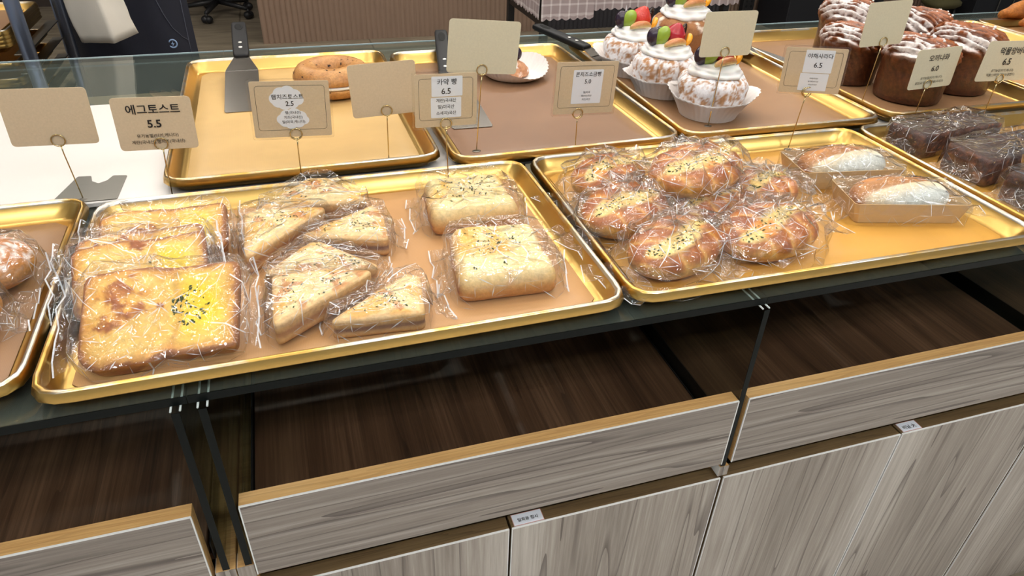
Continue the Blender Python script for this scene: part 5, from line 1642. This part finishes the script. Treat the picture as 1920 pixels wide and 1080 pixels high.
# ------------------------------------------------------------------ person in navy with a paper bag
def person():
    bx, by = -0.445, 2.50
    t = thing('person', 'person in navy trousers, jacket and long apron standing behind the counter holding a paper bag', 'person', (bx, by, 0), 0)
    J = [(0, 0, 0.96, .135, .10), (0, 0.0, 1.10, .125, .095), (0, 0.0, 1.25, .145, .10), (0, 0.01, 1.40, .12, .085), (0, 0.0, 1.48, .055, .055), (0, -0.01, 1.56, .075, .085), (0, -0.015, 1.66, .078, .095), (0, -0.01, 1.72, .05, .06)]
    V = [j[:3] for j in J]; R = [(j[3], j[4]) for j in J]; E = [(i, i + 1) for i in range(7)]
    def chain(start, pts):
        prev = start
        for p in pts:
            V.append(p[:3]); R.append((p[3], p[3])); E.append((prev, len(V) - 1)); prev = len(V) - 1
    for s in (-1, 1):
        chain(0, [(s * 0.085, 0.0, 0.86, .092), (s * 0.088, -0.005, 0.66, .078), (s * 0.090, -0.01, 0.50, .060), (s * 0.092, 0.01, 0.30, .056), (s * 0.092, 0.02, 0.09, .045), (s * 0.098, -0.05, 0.045, .042), (s * 0.102, -0.15, 0.035, .034)])
    chain(3, [(0.17, 0.01, 1.40, .062), (0.235, 0.01, 1.25, .050), (0.255, 0.02, 1.14, .043), (0.20, -0.10, 1.15, .034), (0.15, -0.165, 1.17, .030)])
    chain(3, [(-0.17, 0.01, 1.40, .062), (-0.215, 0.02, 1.25, .050), (-0.190, 0.03, 1.13, .044), (-0.085, -0.17, 1.16, .036), (-0.055, -0.250, 1.17, .031)])
    me = bpy.data.meshes.new('figure'); me.from_pydata(V, E, [])
    o = bpy.data.objects.new('figure', me); COL.objects.link(o)
    md = o.modifiers.new('skin', 'SKIN'); md.use_smooth_shade = True
    for i, sv in enumerate(me.skin_vertices[0].data):
        sv.radius = R[i]; sv.use_root = (i == 0)
    sb = o.modifiers.new('sub', 'SUBSURF'); sb.levels = 2; sb.render_levels = 2
    dg = bpy.context.evaluated_depsgraph_get()
    em = bpy.data.meshes.new_from_object(o.evaluated_get(dg))
    VV = np.array([tuple(v.co) for v in em.vertices]); FF = [tuple(p.vertices) for p in em.polygons]
    bpy.data.objects.remove(o); bpy.data.meshes.remove(em)
    navy = plain('navy_cotton', lin(22, 24, 38), 0.85, noise=0.15, nscale=30, bump=0.15, bscale=300)
    jack = plain('navy_jacket_cloth', lin(26, 29, 46), 0.8, noise=0.12, nscale=30)
    skin_ = plain('skin', lin(214, 170, 142), 0.55, sub=0.1)
    shoe = plain('black_shoe', lin(22, 22, 22), 0.5)
    m = MB(); m.add(VV, FF)
    for i, f in enumerate(m.f):
        c = VV[list(f)].mean(0)
        if c[2] < 0.075: m.m[i] = 3
        elif c[2] > 1.50 or (c[1] < -0.135 and c[2] > 0.5): m.m[i] = 2
        elif c[2] > 0.99: m.m[i] = 1
    m.build('body', [navy, jack, skin_, shoe], t)
    # hair, face, fingers (above the picture's edge)
    m = MB(); m.ball((0, 0.012, 1.675), (0.086, 0.100, 0.088), 24, 14); v = m.v[0]; v[:, 1] = np.where((v[:, 2] < 1.69) & (v[:, 1] < -0.02), -0.02, v[:, 1]); m.build('hair', plain('black_hair', lin(24, 20, 18), 0.5), t)
    for s in (-1, 1):
        MB().ball((s * 0.030, -0.095, 1.635), (0.012, 0.008, 0.007), 12, 8).build('eye', plain('eye_white' if s < 0 else 'eye_white_', lin(230, 228, 224), 0.3), t)
    MB().ball((0, -0.105, 1.605), (0.013, 0.018, 0.020), 12, 8).build('nose', skin_, t)
    MB().ball((0, -0.095, 1.572), (0.024, 0.008, 0.006), 12, 8).build('mouth', plain('lips', lin(176, 104, 96), 0.5), t)
    for (hx, hy, hz, dx, dy, dz) in ((-0.045, -0.265, 1.165, 0.25, -0.55, -0.8), (0.120, -0.190, 1.175, -0.85, -0.4, -0.1)):
        for k in range(4):
            o_ = (k - 1.5) * 0.017; L = (0.072, 0.080, 0.075, 0.060)[k]
            a = np.array((hx + o_, hy, hz)); d = np.array((dx, dy, dz)); d /= np.linalg.norm(d)
            MB().tube([tuple(a), tuple(a + d * L * 0.45), tuple(a + d * L * 0.75 + np.array((0, 0.012, -0.008))), tuple(a + d * L * 0.9 + np.array((0, 0.028, -0.01)))], [0.0088, 0.0082, 0.0074, 0.006], 8).build('finger', skin_, t)
        a = np.array((hx + 0.030, hy + 0.01, hz + 0.004))
        MB().tube([tuple(a), tuple(a + np.array((0.018, -0.02, -0.02))), tuple(a + np.array((0.016, -0.036, -0.045)))], [0.010, 0.009, 0.007], 8).build('thumb', skin_, t)
    # long navy apron with a curved pocket seam and a round emblem
    m = MB(); V = []; F = []
    nu, nv = 24, 24
    def front(u, z):
        return -0.128 - 0.022 * math.cos(u * 1.5) - 0.02 * max(0.0, 0.9 - z) + 0.004 * math.sin(u * 9 + z * 7)
    def ap(u, z):
        hw = 0.172 + 0.012 * max(0.0, 0.95 - z)
        return (u * hw, front(u, z) + 0.11 * abs(u) ** 3, z)
    for d in (0.0, 0.004):
        for j in range(nv + 1):
            for i in range(nu + 1):
                p = ap(-1 + 2 * i / nu, 0.42 + (1.30 - 0.42) * j / nv); V.append((p[0], p[1] + d, p[2]))
    k = (nu + 1) * (nv + 1)
    for j in range(nv):
        for i in range(nu):
            a = j * (nu + 1) + i
            F += [(a, a + 1, a + nu + 2, a + nu + 1), (k + a, k + a + nu + 1, k + a + nu + 2, k + a + 1)]
    m.add(V, F); m.build('apron', navy, t)
    def on(x, z):
        hw = 0.172 + 0.012 * max(0.0, 0.95 - z)
        return ap(x / hw, z)[1] - 0.0012
    seam = plain('grey_seam_thread', lin(84, 86, 100), 0.8)
    pts = [(0.095, 0.93), (0.103, 0.885), (0.112, 0.848), (0.126, 0.805), (0.146, 0.770), (0.158, 0.755)]
    MB().tube([(x, on(x, z), z) for x, z in pts], 0.0012, 6).build('pocket_seam', seam, t)
    MB().tube([(0.158, on(0.158, z), z) for z in (0.70, 0.755, 0.82, 0.90, 0.96)], 0.0012, 6).build('side_seam', seam, t)
    ex, ez = 0.119, 0.763
    ey = on(ex, ez) - 0.006
    m = MB(); m.torus((ex, ey, ez), 0.0115, 0.0020, 'y', 32, 6)
    m.add([(ex + 0.002, ey - 0.0005, ez + 0.008), (ex - 0.005, ey - 0.0005, ez - 0.001), (ex - 0.0005, ey - 0.0005, ez - 0.001), (ex - 0.002, ey - 0.0005, ez - 0.008), (ex + 0.005, ey - 0.0005, ez + 0.001), (ex + 0.0005, ey - 0.0005, ez + 0.001)], [(0, 1, 2, 5), (5, 2, 3, 4)])
    m.build('round_emblem', plain('pale_blue_print', lin(150, 176, 214), 0.6), t, False)
person()

# paper bag held in front of the person
def paper_bag():
    t = thing('paper_bag', 'white paper carrier bag held by the person in navy', 'bag', (-0.447, 2.16, 0.842), (0.10, -0.10, math.radians(-38)))
    w, d, h = 0.125, 0.085, 0.30
    nz, m = 14, MB()
    rg = np.random.RandomState(5)
    P = roundpoly([(-w / 2, -d / 2), (w / 2, -d / 2), (w / 2, d / 2), (-w / 2, d / 2)], 0.003, 2, 60)
    rings = []
    for j in range(nz + 1):
        f = j / nz
        Q = P.copy()
        pinch = f * 0.35
        Q[:, 1] *= (1 - pinch)
        side = np.abs(np.abs(P[:, 0]) - w / 2) < 0.004
        Q[side, 0] *= (1 - 0.10 * f * (1 - np.abs(P[side, 1]) / (d / 2)))
        r3 = z3(Q, h * f)
        r3[:, :2] += (np.column_stack([fbm(r3, 26, 3, 3), fbm(r3, 26, 3, 4)]) - 0.5) * 0.009
        rings.append(r3)
    V, F = stitch(rings, True, False)
    inn = [r * np.array([0.992, 0.985, 1.0]) for r in rings[1:]]
    m.add(V, F); V2, F2 = stitch([rings[-1]] + inn[::-1]); m.add(V2, F2)
    m.build('bag', plain('white_kraft_paper', lin(222, 214, 200), 0.75, noise=0.04, nscale=20, bump=0.2, bscale=40), t)
    for s in (-1, 1):
        y = s * d / 2 * 0.62
        MB().tube([(-0.03, y, h - 0.04), (-0.03, y, h + 0.02), (-0.015, y * 0.5, h + 0.055), (0.015, y * 0.5, h + 0.055), (0.03, y, h + 0.02), (0.03, y, h - 0.04)], 0.0022, 6).build('handle', plain('paper_cord', lin(226, 220, 208), 0.8), t)
paper_bag()
